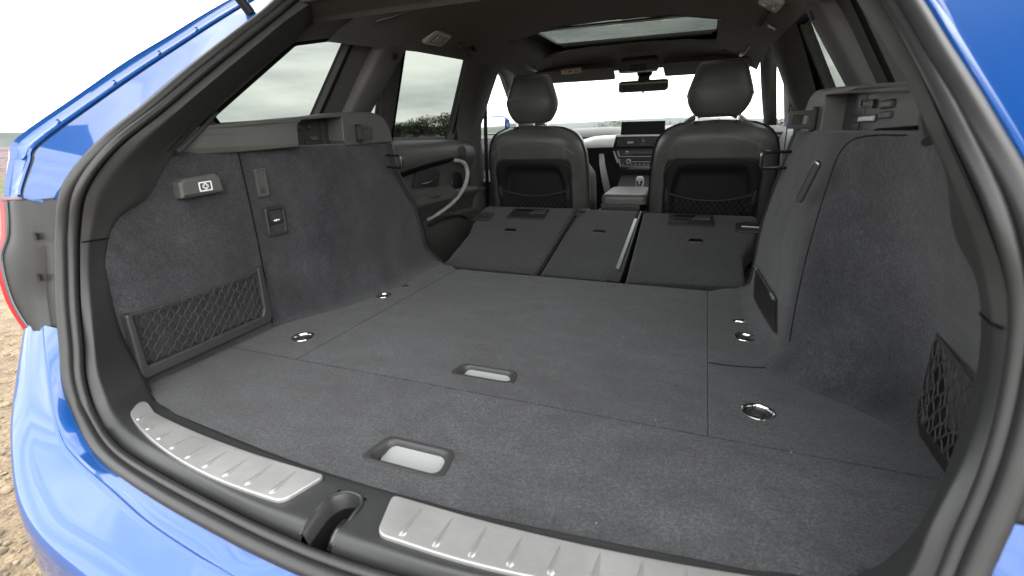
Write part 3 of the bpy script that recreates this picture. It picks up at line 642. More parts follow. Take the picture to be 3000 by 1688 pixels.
# luggage nets in their frames
def net_panel(side, fr, y0, y1, zc0, zc1, zb, parent, rows_n=9, waves=12):
    b = MB()
    for k in range(rows_n):
        path = []
        for j in range(waves*6+1):
            t = j/(waves*6); y = lerp(y0, y1, t); zt = lerp(zc0, zc1, t)-.006*math.sin(math.pi*t); hh = (zt-zb)/rows_n
            ph = .8*noise.noise(V((t*9, k*.35, 1.7+y0)))+.25*noise.noise(V((t*40, k*1.3, 4)))
            z = zb+hh*(k+.5)+hh*.47*max(-1, min(1, 1.5*math.sin(2*math.pi*waves*t+math.pi*k+ph)))+.0018*noise.noise(V((t*14, k*.4, 8)))
            path.append(fr @ V((y, z, .010+.003*math.sin(math.pi*t)+.0012*math.sin(j*.9+k))))
        b.tube(path, .0010, 5)
        b.tube([p+V((0, .0008, .0022+.0012*noise.noise(p*60))) for p in path], .0007, 4)
    cord = [fr @ V((lerp(y0, y1, t), lerp(zc0, zc1, t)-.006*math.sin(math.pi*t), .011)) for t in [k/20 for k in range(21)]]
    b.tube(cord, .0022, 6); b.tube([p+V((0, 0, -.004+.0012*math.sin(i))) for i, p in enumerate(cord)], .0014, 5)
    return tag(b.build('net', 'rubber_and_shade' if side == 9 else 'net', parent, recalc=False), kind='stuff')
M['belt'] = mat('belt webbing', (.008, .008, .008), .9, spec=.05)
M['net'] = mat('elastic net cord', (.022, .022, .022), .75, bump=[(900, .3, .0006)])
b = MB(); fo = [(-.185, .018), (.094, .022), (.107, .036), (.1035, .154), (.090, .156), (.0865, .060), (.080, .044), (-.170, .041), (-.170, .142), (-.183, .144)]
b.slab([rnd(fo, [.006, .010, .010, .003, .003, .008, .008, .004, .003, .005], 4)], wl(0, .1, .017), .02, .004, 3); nf = b.build('net_frame', 'plastic', left_lining)
net_panel(-1, wl(0, .1, 0), -.170, .088, .139, .148, .043, nf)
# the other net sits in the recess behind the wheel arch
FR = frame((.664, 0, 0), (0, 1, 0), (0, 0, 1), (-1, 0, 0))
b = MB(); fo = [(-.16, .012), (.075, .014), (.098, .036), (.108, .164), (.094, .165), (.083, .050), (.070, .036), (-.16, .032)]
b.slab([rnd(fo, [.002, .014, .014, .003, .003, .010, .010, .002], 5)], frame((.655, 0, 0), (0, 1, 0), (0, 0, 1), (-1, 0, 0)), .03, .004, 3); nf2 = b.build('net_frame', 'plastic_dark', right_lining)
net_panel(1, FR, -.16, .094, .132, .158, .036, nf2, 8, 12)

# plastic carrier above each lining with the load-cover socket
def carrier(s):
    mx = frame((s*.540, -.012, 0), (0, 1, 0), (0, 0, 1), (-s, 0, 0))
    tail = [(.430, .404), (.640, .409), (.626, .455), (.598, .479), (.560, .487), (.507, .490), (.442, .486)]+([(.266, .472), (.072, .455), (-.02, .438), (-.075, .415)] if s < 0 else [(.266, .480), (.072, .468), (-.02, .462), (-.075, .458)]); rt_ = [.008, .01, .02, .02, .02, .03, .02, .02, .02, .01, .004]
    if s < 0: o, ro = [(-.07, .394), (.264, .407), (.268, .4545), (.286, .4665), (.424, .476), (.420, .418)], [.002, .004, .010, .008, .006, .004]
    else: o, ro = [(-.072, .446), (-.02, .450), (.072, .457), (.266, .469), (.438, .476), (.436, .408)], [.001, .01, .01, .01, .006, .004]
    op_ = rnd(o+tail, ro+rt_, 4); op_ = [tuple(V(op_[i]).lerp(V(op_[(i+1) % len(op_)]), k/5)) for i in range(len(op_)) for k in range(5 if (V(op_[i])-V(op_[(i+1) % len(op_)])).length > .03 else 1)]
    b = MB(); b.slab([op_], mx, .05, .003, 3); b.v = [(x+s*.036*(1-ss(-.02, .24, y)), y, z) for x, y, z in b.v]; c = b.build('load_cover_carrier', 'plastic_warm', right_lining if s > 0 else left_lining)
    m2 = frame((s*(.592 if s < 0 else .575), -.012 if s < 0 else 0, 0), (0, 1, 0), (0, 0, 1), (-s, 0, 0))
    if s < 0:
        b = MB(); b.slab([[(.255, .40), (.44, .40), (.44, .48), (.255, .47)]], m2, .004, 0)
        b.box((.30, .452, 0), (.05, .018, .018), m2, .004); b.box((.30, .425, 0), (.04, .020, .012), m2, .002); b.box((.352, .452, 0), (.014, .010, .014), m2, .002)
        b.box((.352, .418, 0), (.038, .014, .016), m2, .002); b.box((.396, .44, 0), (.006, .075, .02), m2, .002)
        b.build('cover_socket', 'plastic', c)
        b = MB(); b.box((.355, .425, .014), (.022, .009, .004), m2, .001); b.build('socket_catch', 'lamp_grey', c)
    else:
        b = MB(); b.slab([[(-.06, .424), (.22, .4185), (.30, .405), (.46, .405), (.46, .485), (.26, .474), (.07, .462), (-.06, .455)]], m2, .004, 0); b.box((.30, .44, 0), (.004, .09, .002), m2, .0005)
        b.build('cover_socket', 'bezel', c)
        b = MB(); b.slab([rnd([(0.248, .4465), (0.318, .4495), (0.322, .4625), (0.250, .4595)], .003, 3), rnd([(0.256, .4495), (0.310, .4520), (0.313, .4595), (0.258, .457)], .002, 3)], m2 @ Matrix.Translation((0, 0, .005)), .005, .001); b.build('socket_button_frame', 'plastic_dark', c)
        b = MB(); b.slab([rnd([(0.256, .4495), (0.310, .4520), (0.313, .4595), (0.258, .457)], .002, 3)], m2 @ Matrix.Translation((0, 0, .003)), .003, .001); b.build('socket_button', 'plastic_warm', c)
        b = MB(); b.box((.195, .450, 0), (.05, .012, .008), m2, .003); b.box((.195, .436, 0), (.05, .010, .006), m2, .002); b.build('socket_button', 'plastic', c)
        b = MB(); b.box((.302, .4325, 0), (.135, .011, .004), m2, .001); b.box((.33, .421, 0), (.03, .012, .006), m2, .001); b.build('socket_slot', 'plastic_dark', c)
        b = MB(); b.box((.275, .4325, .003), (.075, .007, .004), m2, .001); b.build('socket_catch', 'silver_plastic', c)
    # hinged retainer with a frame and a black hinge
    hm = frame((s*.540, .455, .436), (-s, 0, 0), (0, 0, 1), (0, -1, 0))
    b = MB(); b.slab([rnd([(.004, -.017), (.05, -.016), (.05, .016), (.004, .017)], .006), rnd([(.018, -.008), (.040, -.008), (.040, .008), (.018, .008)], .002)], hm, .010, .0015); rt_ = b.build('cover_retainer', 'plastic', c)
    b = MB(); b.box((.006, 0, -.008), (.012, .046, .014), hm, .003); b.build('hinge', 'plastic_dark', rt_)
    # ledge along the top towards the glass
    b = MB(); L = [(-.075, .415), (-.02, .436), (.072, .450), (.266, .467), (.442, .486), (.56, .488), (.62, .468)] if s < 0 else [(-.075, .456), (-.02, .460), (.072, .466), (.266, .478), (.442, .486), (.56, .488), (.62, .468)]
    bx_ = lambda y: .036*(1-ss(-.02, .24, y))
    b.grid([[V((s*(.541+bx_(y)), y-.012, z-.002)) for y, z in cat2(L)], [V((s*(.543+bx_(y)), y-.012, z+.002)) for y, z in cat2(L)], [V((s*.60, y, z+.004)) for y, z in cat2(L)], [V((s*.70, y, z-.004)) for y, z in cat2(L)]]); b.build('window_ledge', 'plastic_warm', c)
    # seat-back latch loop reaching inwards
    y = .548; b = MB(); lp = rnd([(s*.540, .372), (s*.462, .372), (s*.462, .338), (s*.540, .338)], [0, .008, .008, 0], 4)
    b.tube([V((p[0], y+(.04 if k in (0, len(lp)-1) else 0), p[1])) for k, p in enumerate(lp)], .0052, 8, flat=.7); b.build('latch_loop', 'steel_dark', c)
def cat2(L): return [(p.x, p.y) for p in cat([(a, q, 0) for a, q in L], 4)]
for s in (-1, 1): carrier(s)
# chrome strip and flap on the wheel-arch lining
pa, pb = V((.513, .236, .372)), V((.503, .288, .303)); dv = (pb-pa).normalized(); nn = V((-.75, -.66, -.1)); nn = (nn-dv*nn.dot(dv)).normalized()
mxc = frame((pa+pb)/2+nn*.006, dv.cross(nn), dv, nn)
b = MB(); L_ = (pb-pa).length/2; b.slab([rnd([(-.0062, -L_), (.0062, -L_), (.0062, L_), (-.0062, L_)], .0055, 5)], mxc, .006, .0018, 3); cs = b.build('trim_strip', 'alu_grey', right_lining)
b = MB(); b.box((0, -L_+.010, -.001), (.006, .008, .0016), mxc, .0004); b.build('slot', 'plastic_dark', cs)
b = MB(); b.box((.0035, 0, -.0005), (.0012, L_*1.6, .0012), mxc, .0003); b.build('groove', 'plastic_dark', cs)
def on_r(y, z, d=.0): return V((xr(y, z)-d, y, z))
q = [on_r(.625, .098, .007), on_r(.345, .104, .007), on_r(.312, .046, .007), on_r(.575, .033, .007)]
b = MB(); fy = lambda u, v: (lerp(lerp(.625, .345, u), lerp(.575, .312, u), v), lerp(lerp(.098, .104, u), lerp(.033, .046, u), v))
b.grid([[on_r(*fy(i/8, k/6), .006) for i in range(9)] for k in range(7)]); fp = b.build('access_flap', 'plastic_dark', right_lining)
b = MB(); b.tube([q[0]+V((-.001, 0, .001)), q[1]+V((-.001, 0, .001))], .0028, 6); b.build('flap_edge', 'plastic', fp)
for t in (.03, .86): b = MB(); b.tube([q[0].lerp(q[1], t)+V((-.002, 0, .0015)), q[0].lerp(q[1], t+.12)+V((-.002, 0, .0015))], .0033, 6); b.build('flap_pin', 'alu_grey', fp)
b = MB(); b.tube([on_r(.276, z, .0005) for z in [lerp(.05, .368, k/22) for k in range(23)]]+[on_r(y, z, .0005) for y, z in ((.272, .383), (.262, .396), (.246, .404), (.22, .408), (.18, .410), (.12, .410))], .0008, 5); b.build('carpet_seam', 'rubber_and_shade', right_lining)

# ------------------------------------------------------------------ folded rear seat backs
SBX = frame((0, .8, -.02), (1, 0, 0), (0, 1, .285), None)
def sv(y): return (y-.8)*1.0398
def seatback(outl, label, r=.012):
    b = MB(); b.slab([rnd([(x, sv(y)) for x, y in outl], r, 4)], SBX, .085, .013, 5); return tag(b.build('folded_seat_back', 'carpet_seat', CAR, angle=50), label)
sL = seatback([(-.545, 1.285), (-.530, 1.298), (-.128, 1.305), (-.143, .775), (-.500, .785), (-.508, 1.03), (-.528, 1.11), (-.546, 1.20)], 'outer folded seat back nearer the side with the first aid cover', [.01, .01, .006, .006, .01, .05, .05, .05])
sM = seatback([(-.117, 1.298), (.129, 1.302), (.129, .778), (-.129, .778)], 'narrow middle folded seat back with a metal strip', .006)
sR = seatback([(.142, 1.288), (.530, 1.288), (.546, 1.275), (.547, 1.21), (.530, 1.11), (.500, 1.03), (.489, .985), (.494, .80), (.152, .778)], 'outer folded seat back behind the driver seat', [.01, .01, .01, .04, .04, .04, .03, .01, .006])
def plate(parent, name, pts, m, h=.003, r=.008, bev=.0015, t=.006):
    b = MB(); b.slab([rnd([(x, sv(y)) for x, y in pts], r, 4)], SBX @ Matrix.Translation((0, 0, h)), t, bev, 3); return b.build(name, m, parent)
for s, par in ((-1, sL), (1, sR)):
    bez = plate(par, 'release_bezel', [(s*.240, 1.182), (s*.402, 1.182), (s*.396, 1.268), (s*.240, 1.272)], 'bezel', .006)
    plate(bez, 'lever_slot', [(s*.262 if s > 0 else -.382, 1.243), (s*.335 if s > 0 else -.30, 1.243), (s*.335 if s > 0 else -.30, 1.255), (s*.266 if s > 0 else -.378, 1.255)], 'rubber_and_shade', .0066, .004, .0003, .002)
    plate(bez, 'release_lever', [(.322*s if s > 0 else -.315, 1.222), (.388*s if s > 0 else -.25, 1.226), (.388*s if s > 0 else -.25, 1.256), (.335*s if s > 0 else -.302, 1.25)], 'lamp_grey', .0085, .004)
    if s > 0: plate(bez, 'belt_slot', [(.254, 1.199), (.308, 1.199), (.308, 1.212), (.254, 1.212)], 'plastic_warm', .0072, .003); plate(bez, 'belt_slot', [(.259, 1.2025), (.303, 1.2025), (.303, 1.2085), (.259, 1.2085)], 'rubber_and_shade', .0076, .002, .0003, .002)
    lt = plate(par, 'latch_bezel', [(s*.468, 1.156), (s*.543, 1.150), (s*.5455, 1.232), (s*.472, 1.220)], 'bezel', .003)
    plate(lt, 'latch_slot', [(s*.492, 1.188), (s*.547, 1.186), (s*.547, 1.202), (s*.494, 1.200)], 'rubber_and_shade', .0036, .002, .0003, .002)
    b = MB(); b.tube([SBX @ V((s*.490, sv(1.186), .005)), SBX @ V((s*.546, sv(1.183), .005))], .0035, 8); b.build('latch_lip', 'alu_grey' if s > 0 else 'plastic', lt)
    b = MB(); b.tube([SBX @ V((s*.470, sv(1.153), .003)), SBX @ V((s*.544, sv(1.147), .003))], .003, 8); b.build('bezel_edge', 'plastic', lt)
for x, par in ((-.346, sL), (.003, sM), (.345, sR)):        # tether anchors in a dimple
    y = {-.346: 1.070, .003: 1.094, .345: 1.063}[x]
    b = MB(); b.slab([rnd([(x-.026, sv(y)-.002), (x+.026, sv(y)-.002), (x+.021, sv(y)+.026), (x-.021, sv(y)+.026)], .008, 4)], SBX @ Matrix.Translation((0, 0, .0009)), .003, .0006); an = b.build('anchor_pocket', 'carpet_pocket' if 'carpet_pocket' in M else 'rubber_and_shade', par)
    b = MB(); b.box((x, sv(y), 0), (.046, .007, .004), SBX, .0012); b.build('anchor_lip', 'chrome' if x > 0 else 'plastic_warm', an)
# aluminium runner on the middle section, and dark side of the left section
b = MB(); b.slab([rnd([(.110, sv(.855)), (.123, sv(.855)), (.129, sv(1.216)), (.117, sv(1.216))], .002)], SBX @ Matrix.Translation((0, 0, .005)), .006, .001); rn = b.build('metal_runner', 'alu_grey', sM)
b = MB(); b.slab([rnd([(.123, sv(.80)), (.137, sv(.782)), (.135, sv(1.29)), (.129, sv(1.29))], .002)], SBX @ Matrix.Translation((0, 0, .001)), .05, .001); b.build('runner_side', 'plastic_dark', rn)
plate(sM, 'hinge_cap', [(.095, .782), (.136, .778), (.137, .825), (.11, .85), (.096, .84)], 'plastic_dark', .006, .008)
b = MB(); b.slab([rnd([(-.141, sv(.77)), (-.130, sv(.77)), (-.119, sv(1.298)), (-.127, sv(1.298))], .001)], SBX @ Matrix.Translation((0, 0, -.001)), .05, .001); b.build('seat_side', 'plastic_dark', sL)
plate(sM, 'belt_guide', [(-.119, 1.222), (-.078, 1.226), (-.072, 1.296), (-.116, 1.292)], 'plastic', .003)
plate(sM, 'belt_guide_slot', [(-.112, 1.252), (-.085, 1.254), (-.084, 1.268), (-.110, 1.266)], 'rubber_and_shade', .0036, .002, .0003, .002)
# hinge valley between floor and seat backs
b = MB(); b.box((0, .745, -.055), (1.16, .14, .02), None, .004); b.build('seat_hinge_cover', 'plastic_warm', CAR)
b = MB()
for s in (-1, 1): pass
rows = [[V((x, y, z)) for x in (-.69, -.3, .3, .69)] for y, z in ((.72, -.06), (1.0, -.20), (1.3, -.30), (2.6, -.34))]; b.grid(rows); b.build('cabin_floor', 'plastic_dark', CAR)
for s in (-1, 1):      # rear seat cushions under the folded backs
    b = MB(); rows = []
    for y, zz in ((.80, -.10), (.95, -.075), (1.2, -.07), (1.33, -.09), (1.36, -.16)): rows.append([V((s*x, y, zz-(.10 if x > .63 else 0)-(.0 if x > .05 else 0))) for x in (.0, .3, .5, .58, .615, .64)])
    b.grid(rows); b.build('rear_seat_cushion', 'leather', CAR)

#@@CABIN
# ------------------------------------------------------------------ headliner with sunroof
XS = [-.535, -.515, -.505, -.49, -.44, -.42, -.395, -.2, 0, .2, .355, .40, .44, .49, .505, .515, .535]
YS = [.385, .42, .50, .6, .7, .8, .9, 1.0, 1.1, 1.17, 1.225, 1.4, 1.55, 1.67, 1.75, 1.81, 1.87, 1.93, 1.985]
ZE = [(.38, .672), (.6, .688), (.8, .704), (1.1, .717), (1.5, .730), (1.8, .727), (1.99, .70)]
ZC = [(.38, .752), (.6, .775), (.8, .788), (1.2, .798), (1.7, .788), (1.87, .765), (1.99, .712)]
def zroof(x, y):
    ze, zc = tab(ZE, y), tab(ZC, y); a = abs(x)
    if a > .49: return ze-(a-.49)*.55
    t = a/.49; return lerp(zc, ze, t**2.6)
b = MB(); b.v = []
idx = {}
for i, y in enumerate(YS):
    for j, x in enumerate(XS): idx[i, j] = len(b.v); b.v.append((x, y, zroof(x, y)))
for i in range(len(YS)-1):
    for j in range(len(XS)-1):
        if 1.225 <= YS[i] < 1.67 and -.395 <= XS[j] < .355: continue
        b.f.append((idx[i, j], idx[i, j+1], idx[i+1, j+1], idx[i+1, j]))
liner = b.build('headliner', 'liner', CAR, angle=60)
def zs_(x, y, d): return V((x, y, zroof(x, y)+d))
op = rnd([(-.395, 1.225), (.355, 1.225), (.355, 1.67), (-.395, 1.67)], .006, 2)
def dens(P, k=6): return [tuple(V(P[i]).lerp(V(P[(i+1) % len(P)]), j/k)) for i in range(len(P)) for j in range(k)]
D_ = dens(op)
oy = lambda y, k: 1.465+(y-1.465)*k
b = MB(); b.grid([[zs_(x*1.02, oy(y, 1.02), -.0025) for x, y in D_], [zs_(x, y, -.0035) for x, y in D_], [zs_(x*.985, oy(y, .985), .0) for x, y in D_], [V((x*.985, oy(y, .985)+(.20 if y > 1.5 else 0), .818)) for x, y in D_]], cv=True); sunf = b.build('sunroof_surround', 'liner', CAR, angle=50)
b = MB(); hole = rnd([(-.325, 1.295), (.345, 1.295), (.345, 1.700), (-.325, 1.700)], .012, 3); out_ = rnd([(-.41, 1.20), (.36, 1.20), (.36, 1.88), (-.41, 1.88)], .005, 2)
b.slab([out_, hole], frame((0, 0, .816), (1, 0, 0), (0, 1, 0)), .010, .002); b.build('sunroof_frame', 'black_gloss', sunf)
b = MB(); b.slab([rnd([(-.35, 1.26), (.352, 1.26), (.352, 1.80), (-.35, 1.80)], .01)], frame((0, 0, .8205), (1, 0, 0), (0, 1, 0)), .004, .0005); b.build('sunroof_glass', 'roof_tint', sunf)
b = MB(); b.box((0, 1.262, .792), (.66, .03, .006), None, .002); b.build('blind_bar', 'plastic_dark', sunf)
b = MB(); b.tube([(-.31, 1.70, .800), (0, 1.705, .803), (.33, 1.70, .800)], .006, 8); b.build('wind_deflector', 'plastic_dark', sunf)
b = MB(); rows = [[V((x, y, zroof(x*.95, min(max(y, .39), 1.98))+.05)) for x in [-.60+k*.1 for k in range(13)]] for y in (.33, .6, 1.0, 1.25)]; b.grid(rows)
rows = [[V((x, y, zroof(x*.95, min(y, 1.98))+.045)) for x in [-.60+k*.1 for k in range(13)]] for y in (1.9, 2.0)]; b.grid(rows)
for s in (-1, 1): b.grid([[V((s*x, y, zroof(.5, y)+.07+(.62-x)*.15)) for x in (.37, .5, .62)] for y in (1.25, 1.6, 1.9)])
b.build('roof_skin', 'paint', CAR)
# cargo-net cover and roof seam details
for s in (-1, 1):
    b = MB(); b.tube([V((s*.44, .46, zroof(.44, .46)-.002)), V((s*.40, .50, zroof(.40, .50)-.002)), V((s*.36, .52, zroof(.36, .52)-.002))], .003, 6); b.build('net_anchor_cover', 'lamp_grey', liner)
def roof_frame(x, y, s, d=0): return frame((x, y, zroof(x, y)-d), (0, 1, .03), (-s*.85, 0, .5), (-s*.5, 0, -.86))
for s in (-1, 1):
    f1 = roof_frame(s*.462, .80, s, .003)
    b = MB(); b.slab([rnd([(-.052, -.030), (.056, -.026), (.056, .026), (-.052, .030)], .010, 4)], f1 @ Matrix.Translation((0, 0, .007)), .012, .004, 3); lampo = b.build('roof_lamp', 'lamp_plastic', liner)
    b = MB(); b.slab([rnd([(-.034, -.018), (.040, -.018), (.040, .018), (-.034, .018)], .004)], f1 @ Matrix.Translation((0, 0, .0082)), .003, .001); b.build('lamp_bezel', 'alu_grey', lampo)
    b = MB(); b.slab([rnd([(-.022, -.014), (.020, -.014), (.020, .014), (-.022, .014)], .003)], f1 @ Matrix.Translation((0, 0, .0105)), .003, .001); b.build('lens', 'lamp_clear', lampo)
    for nm, yy, xx in (('rear', 1.01, .468), ('front', 1.69, .468)):     # folded grab handles
        f2 = roof_frame(s*xx, yy, s, .0); b = MB(); zz = lambda k: f2 @ V(k)
        path = cat([(-.062, 0, -.004), (-.056, 0, .016), (-.035, .004, .027), (0, .005, .029), (.035, .004, .027), (.056, 0, .016), (.062, 0, -.004)], 4)
        b.tube([zz(p) for p in path], .0095, 10, flat=.8); h = b.build('grab_handle', 'handle_grey' if yy > 1.5 else 'plastic_warm', liner)
        for q in (-.05, .05): b = MB(); b.box((q, 0, -.002), (.026, .022, .010), f2, .004); b.build('handle_mount', 'plastic_dark', h)
    f3 = roof_frame(s*.385, 1.82, s, .0); b = MB(); b.box((0, 0, 0), (.03, .016, .010), f3, .003); b.build('visor_clip', 'lamp_grey', liner)
    f4 = roof_frame(s*.50, 1.10, s, 0); b = MB(); b.box((.03, 0, 0), (.05, .03, .006), f4, .003); b.build('coat_hook', 'plastic_dark', liner)
# sun visors, roof console, interior mirror
for x0, x1 in ((-.505, -.105), (.125, .505)):
    b = MB(); fr = frame(((x0+x1)/2, 1.925, .716), (1, 0, 0), (0, 1, -.32)); hw = (x1-x0)/2
    b.slab([rnd([(-hw, -.07), (hw, -.07), (hw-.005, .07), (-hw+.005, .07)], .015, 4)], fr, .022, .008, 3); vz = b.build('sun_visor', 'liner', CAR)
    if x0 < 0:
        fs = frame((-.305, 1.8455, .7305), (1, 0, .03), (0, -.12, 1), (0, -1, -.12)); b = MB(); b.slab([rnd([(-.05, -.030), (.05, -.030), (.05, -.006), (-.05, -.006)], .002)], fs @ Matrix.Translation((0, 0, .004)), .0012, 0); lb = b.build('warning_label', 'white', vz)
        b = MB(); b.slab([[(-.048, -.0125), (.048, -.0125), (.048, -.0075), (-.048, -.0075)]], fs @ Matrix.Translation((0, 0, .0046)), .0005, 0); b.build('label_band', 'orange', lb)
        b = MB(); b.slab([circ(-.03, -.020, .0062, 16), circ(-.03, -.020, .0045, 16)], fs @ Matrix.Translation((0, 0, .0046)), .0005, 0)
        b.slab([[(-.018, -.0235), (.0, -.0235), (.004, -.017), (-.012, -.016)]], fs @ Matrix.Translation((0, 0, .0046)), .0005, 0)
        for k in range(4): b.slab([[(.008, -.0160-.003*k), (.044, -.0160-.003*k), (.044, -.0172-.003*k), (.008, -.0172-.003*k)]], fs @ Matrix.Translation((0, 0, .0046)), .0005, 0)
        b.build('label_print', 'ink', lb)
b = MB(); rows = []
fc = frame((.022, 1.83, .716), (1, 0, 0), (0, -.35, 1), (0, -1, -.35))
b.slab([rnd([(-.092, -.022), (-.075, -.030), (.075, -.030), (.092, -.022), (.082, .030), (-.082, .030)], .012, 4)], fc @ Matrix.Translation((0, 0, .03)), .06, .012, 4); cons = b.build('roof_console', 'plastic_warm', CAR)
b = MB(); b.slab([rnd([(-.040, -.020), (.040, -.020), (.034, .010), (-.034, .010)], .005, 3)], fc @ Matrix.Translation((0, 0, .032)), .004, .0015); b.build('switch_panel', 'plastic_dark', cons)
for k in (-.022, .0, .022): b = MB(); b.slab([rnd([(k-.009, -.016), (k+.009, -.016), (k+.008, .004), (k-.008, .004)], .003, 3)], fc @ Matrix.Translation((0, 0, .035)), .004, .0012); b.build('roof_switch', 'plastic', cons)
b = MB(); b.slab([rnd([(-.088, -.026), (.088, -.026), (.086, -.019), (-.086, -.019)], .003, 3)], fc @ Matrix.Translation((0, 0, .0315)), .003, .001); b.build('console_lens', 'lamp_plastic', cons)
b = MB(); b.tube(cat([(.045, 1.90, .70), (.045, 1.87, .672), (.048, 1.83, .645)], 4), [.036]*4+[.028]*4+[.015], 14, flat=.6); ms = b.build('interior_mirror', 'plastic_dark', CAR)
fm = frame((.051, 1.795, .624), (1, 0, .005), (0, .10, 1), (.12, -1, .10))
o = rnd([(-.112, -.020), (-.10, -.024), (.10, -.024), (.114, -.018), (.112, .021), (.095, .024), (-.100, .024), (-.113, .019)], .012, 4)
b = MB(); b.slab([o], fm, .028, .006, 3); b.build('mirror_housing', 'plastic_dark', ms)
b = MB(); b.slab([inset(o if area2(o) > 0 else o[::-1], .0045)], fm @ Matrix.Translation((0, 0, .0012)), .002, .0004); b.build('mirror_glass', 'mirror', ms)
b = MB(); b.lathe([(0, 0), (.007, 0), (.007, -.01)], frame((.051, 1.80, .597), (1, 0, 0), (0, 0, 1)), 12); b.build('sensor_button', 'lamp_plastic', ms)

# ------------------------------------------------------------------ side glass, pillars and doors (both sides)
def side(s):
    SL = .48
    def pts(L, k=1.1092): return [(y, (z-.45)*k) for y, z in L]
    DK = math.sqrt(1+.62**2); dpts = lambda L: pts(L, DK)
    # plane normals are made to point inwards
    def plane(x0, SL=.48):
        v = V((-s*SL, 0, 1)).normalized(); u = V((0, 1, 0)); n = V((-s, 0, -SL)).normalized()
        return frame((s*x0, 0, .45), u, v, n)
    q = [(.136, .477), (.164, .450), (.450, .470), (.517, .664), (.506, .673), (.438, .663), (.323, .637)]
    b = MB(); b.slab([pts([(.05, .43), (.66, .40), (.66, .74), (.34, .71), (.09, .52)]), rnd(pts(q), [.004, .012, .004, .010, .012, .02, .03], 4)], plane(.668), .03, .004)
    qs = b.build('quarter_window_surround', 'pillar', CAR)
    b = MB(); b.slab([pts([(.08, .43), (.53, .42), (.55, .70), (.27, .67)])], plane(.69), .004, .0005); b.build('quarter_glass', 'tint', qs)
    b = MB(); b.tube([plane(.668) @ V((*p, .001)) for p in rnd(pts(q), [.004, .012, .004, .010, .012, .02, .03], 4)], .0045, 6, closed=True); b.build('glass_gasket', 'rubber_and_shade', qs)
    # sliver of trim beside the lower window corner and the dark channel under the pillar trim
    b = MB(); A = [(.556, -.045, .408), (.560, .045, .475), (.541, .135, .545), (.523, .21, .60), (.506, .27, .645), (.49, .31, .675)]; B = [(.600, -.01, .395), (.612, .085, .462), (.585, .165, .545), (.560, .24, .605), (.54, .30, .648), (.52, .345, .68)]
    PA, PB = cat(A, 4), cat(B, 4)
    b.grid([[V((s*p.x, p.y, p.z)) for p in PA], [V((s*(p.lerp(q_, .4).x+.012), p.lerp(q_, .4).y+.01, p.lerp(q_, .4).z)) for p, q_ in zip(PA, PB)], [V((s*p.x, p.y, p.z)) for p in PB]]); ch = b.build('pillar_channel', 'plastic_dark', CAR)
    b = MB(); b.tube([V((s*.553, -.030, .406)), V((s*.556, .0, .424)), V((s*.575, .085, .478))], [.006, .005, .003], 8); b.build('net_hook_lever', 'plastic', ch)
    # belt-side cover on the rear roof pillar
    b = MB(); rows = []
    for k in range(13):
        t = k/12; z = lerp(.46, .715, t); x0 = .646-.53*(z-.45); ya = .559+.36*(z-.52); yb = .656+.43*(z-.52)
        rows.append([V((s*(x0+.03), ya-.012, z)), V((s*(x0+.004), ya-.003, z)), V((s*(x0-.004), ya+.010, z)), V((s*(x0-.006), (ya+yb)/2, z)), V((s*(x0-.003), yb-.006, z)), V((s*(x0+.004), yb+.003, z)), V((s*(x0+.06), yb+.03, z))])
    b.grid(rows); cp = b.build('roof_pillar_cover', 'plastic_warm', CAR, angle=50)
    zb = .650; x0 = .646-.53*(zb-.45)-.006; b = MB(); b.slab([rnd([(-.011, -.009), (.011, -.009), (.012, .009), (-.012, .009)], .003), ], frame((s*(x0-.001), .668, zb), (0, 1, 0), (-s*.53, 0, 1), (-s, 0, -.53)) @ Matrix.Translation((0, 0, .003)), .005, .0015); ab = b.build('airbag_tab', 'plastic_dark', cp)
    # rear door
    main = [(.985, .405), (1.478, .398), (1.455, .45), (1.335, .700), (1.308, .738), (.868, .714), (.851, .700)]
    tri = [(.79, .47), (.880, .465), (.821, .598)]
    b = MB(); b.slab([rnd(dpts([(.70, .36), (1.58, .36), (1.40, .80), (.70, .80)]), .01), rnd(dpts(main), [.01, .01, .02, .02, .01, .015, .01], 4), rnd(dpts(tri), .004)], plane(.770, .62), .035, .006, 3)
    df = b.build('rear_door_frame', 'pillar', CAR, angle=50)
    b = MB(); b.slab([dpts([(.76, .38), (1.54, .38), (1.38, .77), (.76, .77)])], plane(.792, .62), .004, .0005); b.build('rear_door_glass', 'tint', df)
    b = MB(); b.tube([plane(.770, .62) @ V((*p, .001)) for p in rnd(dpts(main), [.01, .01, .02, .02, .01, .015, .01], 4)], .004, 6, closed=True); b.build('glass_gasket', 'rubber_and_shade', df)
    b = MB(); b.tube([plane(.770, .62) @ V((*p, .012)) for p in dpts(cat2([(.72, .80), (.82, .765), (1.29, .775), (1.385, .74), (1.52, .45), (1.54, .3)]))], .013, 8); b.build('door_seal', 'rubber', df)
    b = MB(); rows = []
    prof = [(.408, .79), (.407, .72), (.396, .672), (.375, .660), (.34, .656), (.318, .660), (.305, .668), (.27, .674), (.225, .672), (.205, .655), (.190, .632), (.175, .628), (.160, .640), (.14, .668), (.10, .675), (.09, .660), (.02, .655), (.0, .668), (-.25, .66)]
    for y in [.70+.86*k/24 for k in range(25)]:
        rows.append([V((s*(x+(.02 if not .86 < y < 1.22 and .15 < z < .215 else 0)), y, z-.03*max(0, (y-1.25)))) for z, x in prof])
    b.grid(rows); dp = b.build('rear_door_panel', 'plastic_warm', df, angle=50)
    side_mx = frame((s*.668, 0, 0), (0, 1, 0), (0, 0, 1), (-s, 0, 0))
    def dpart(name, outl, m, d=.004, t=.006, r=.004, par=df, bev=.0015): b = MB(); b.slab([rnd(outl, r, 4)], side_mx @ Matrix.Translation((0, 0, d)), t, bev, 2); return b.build(name, m, par)
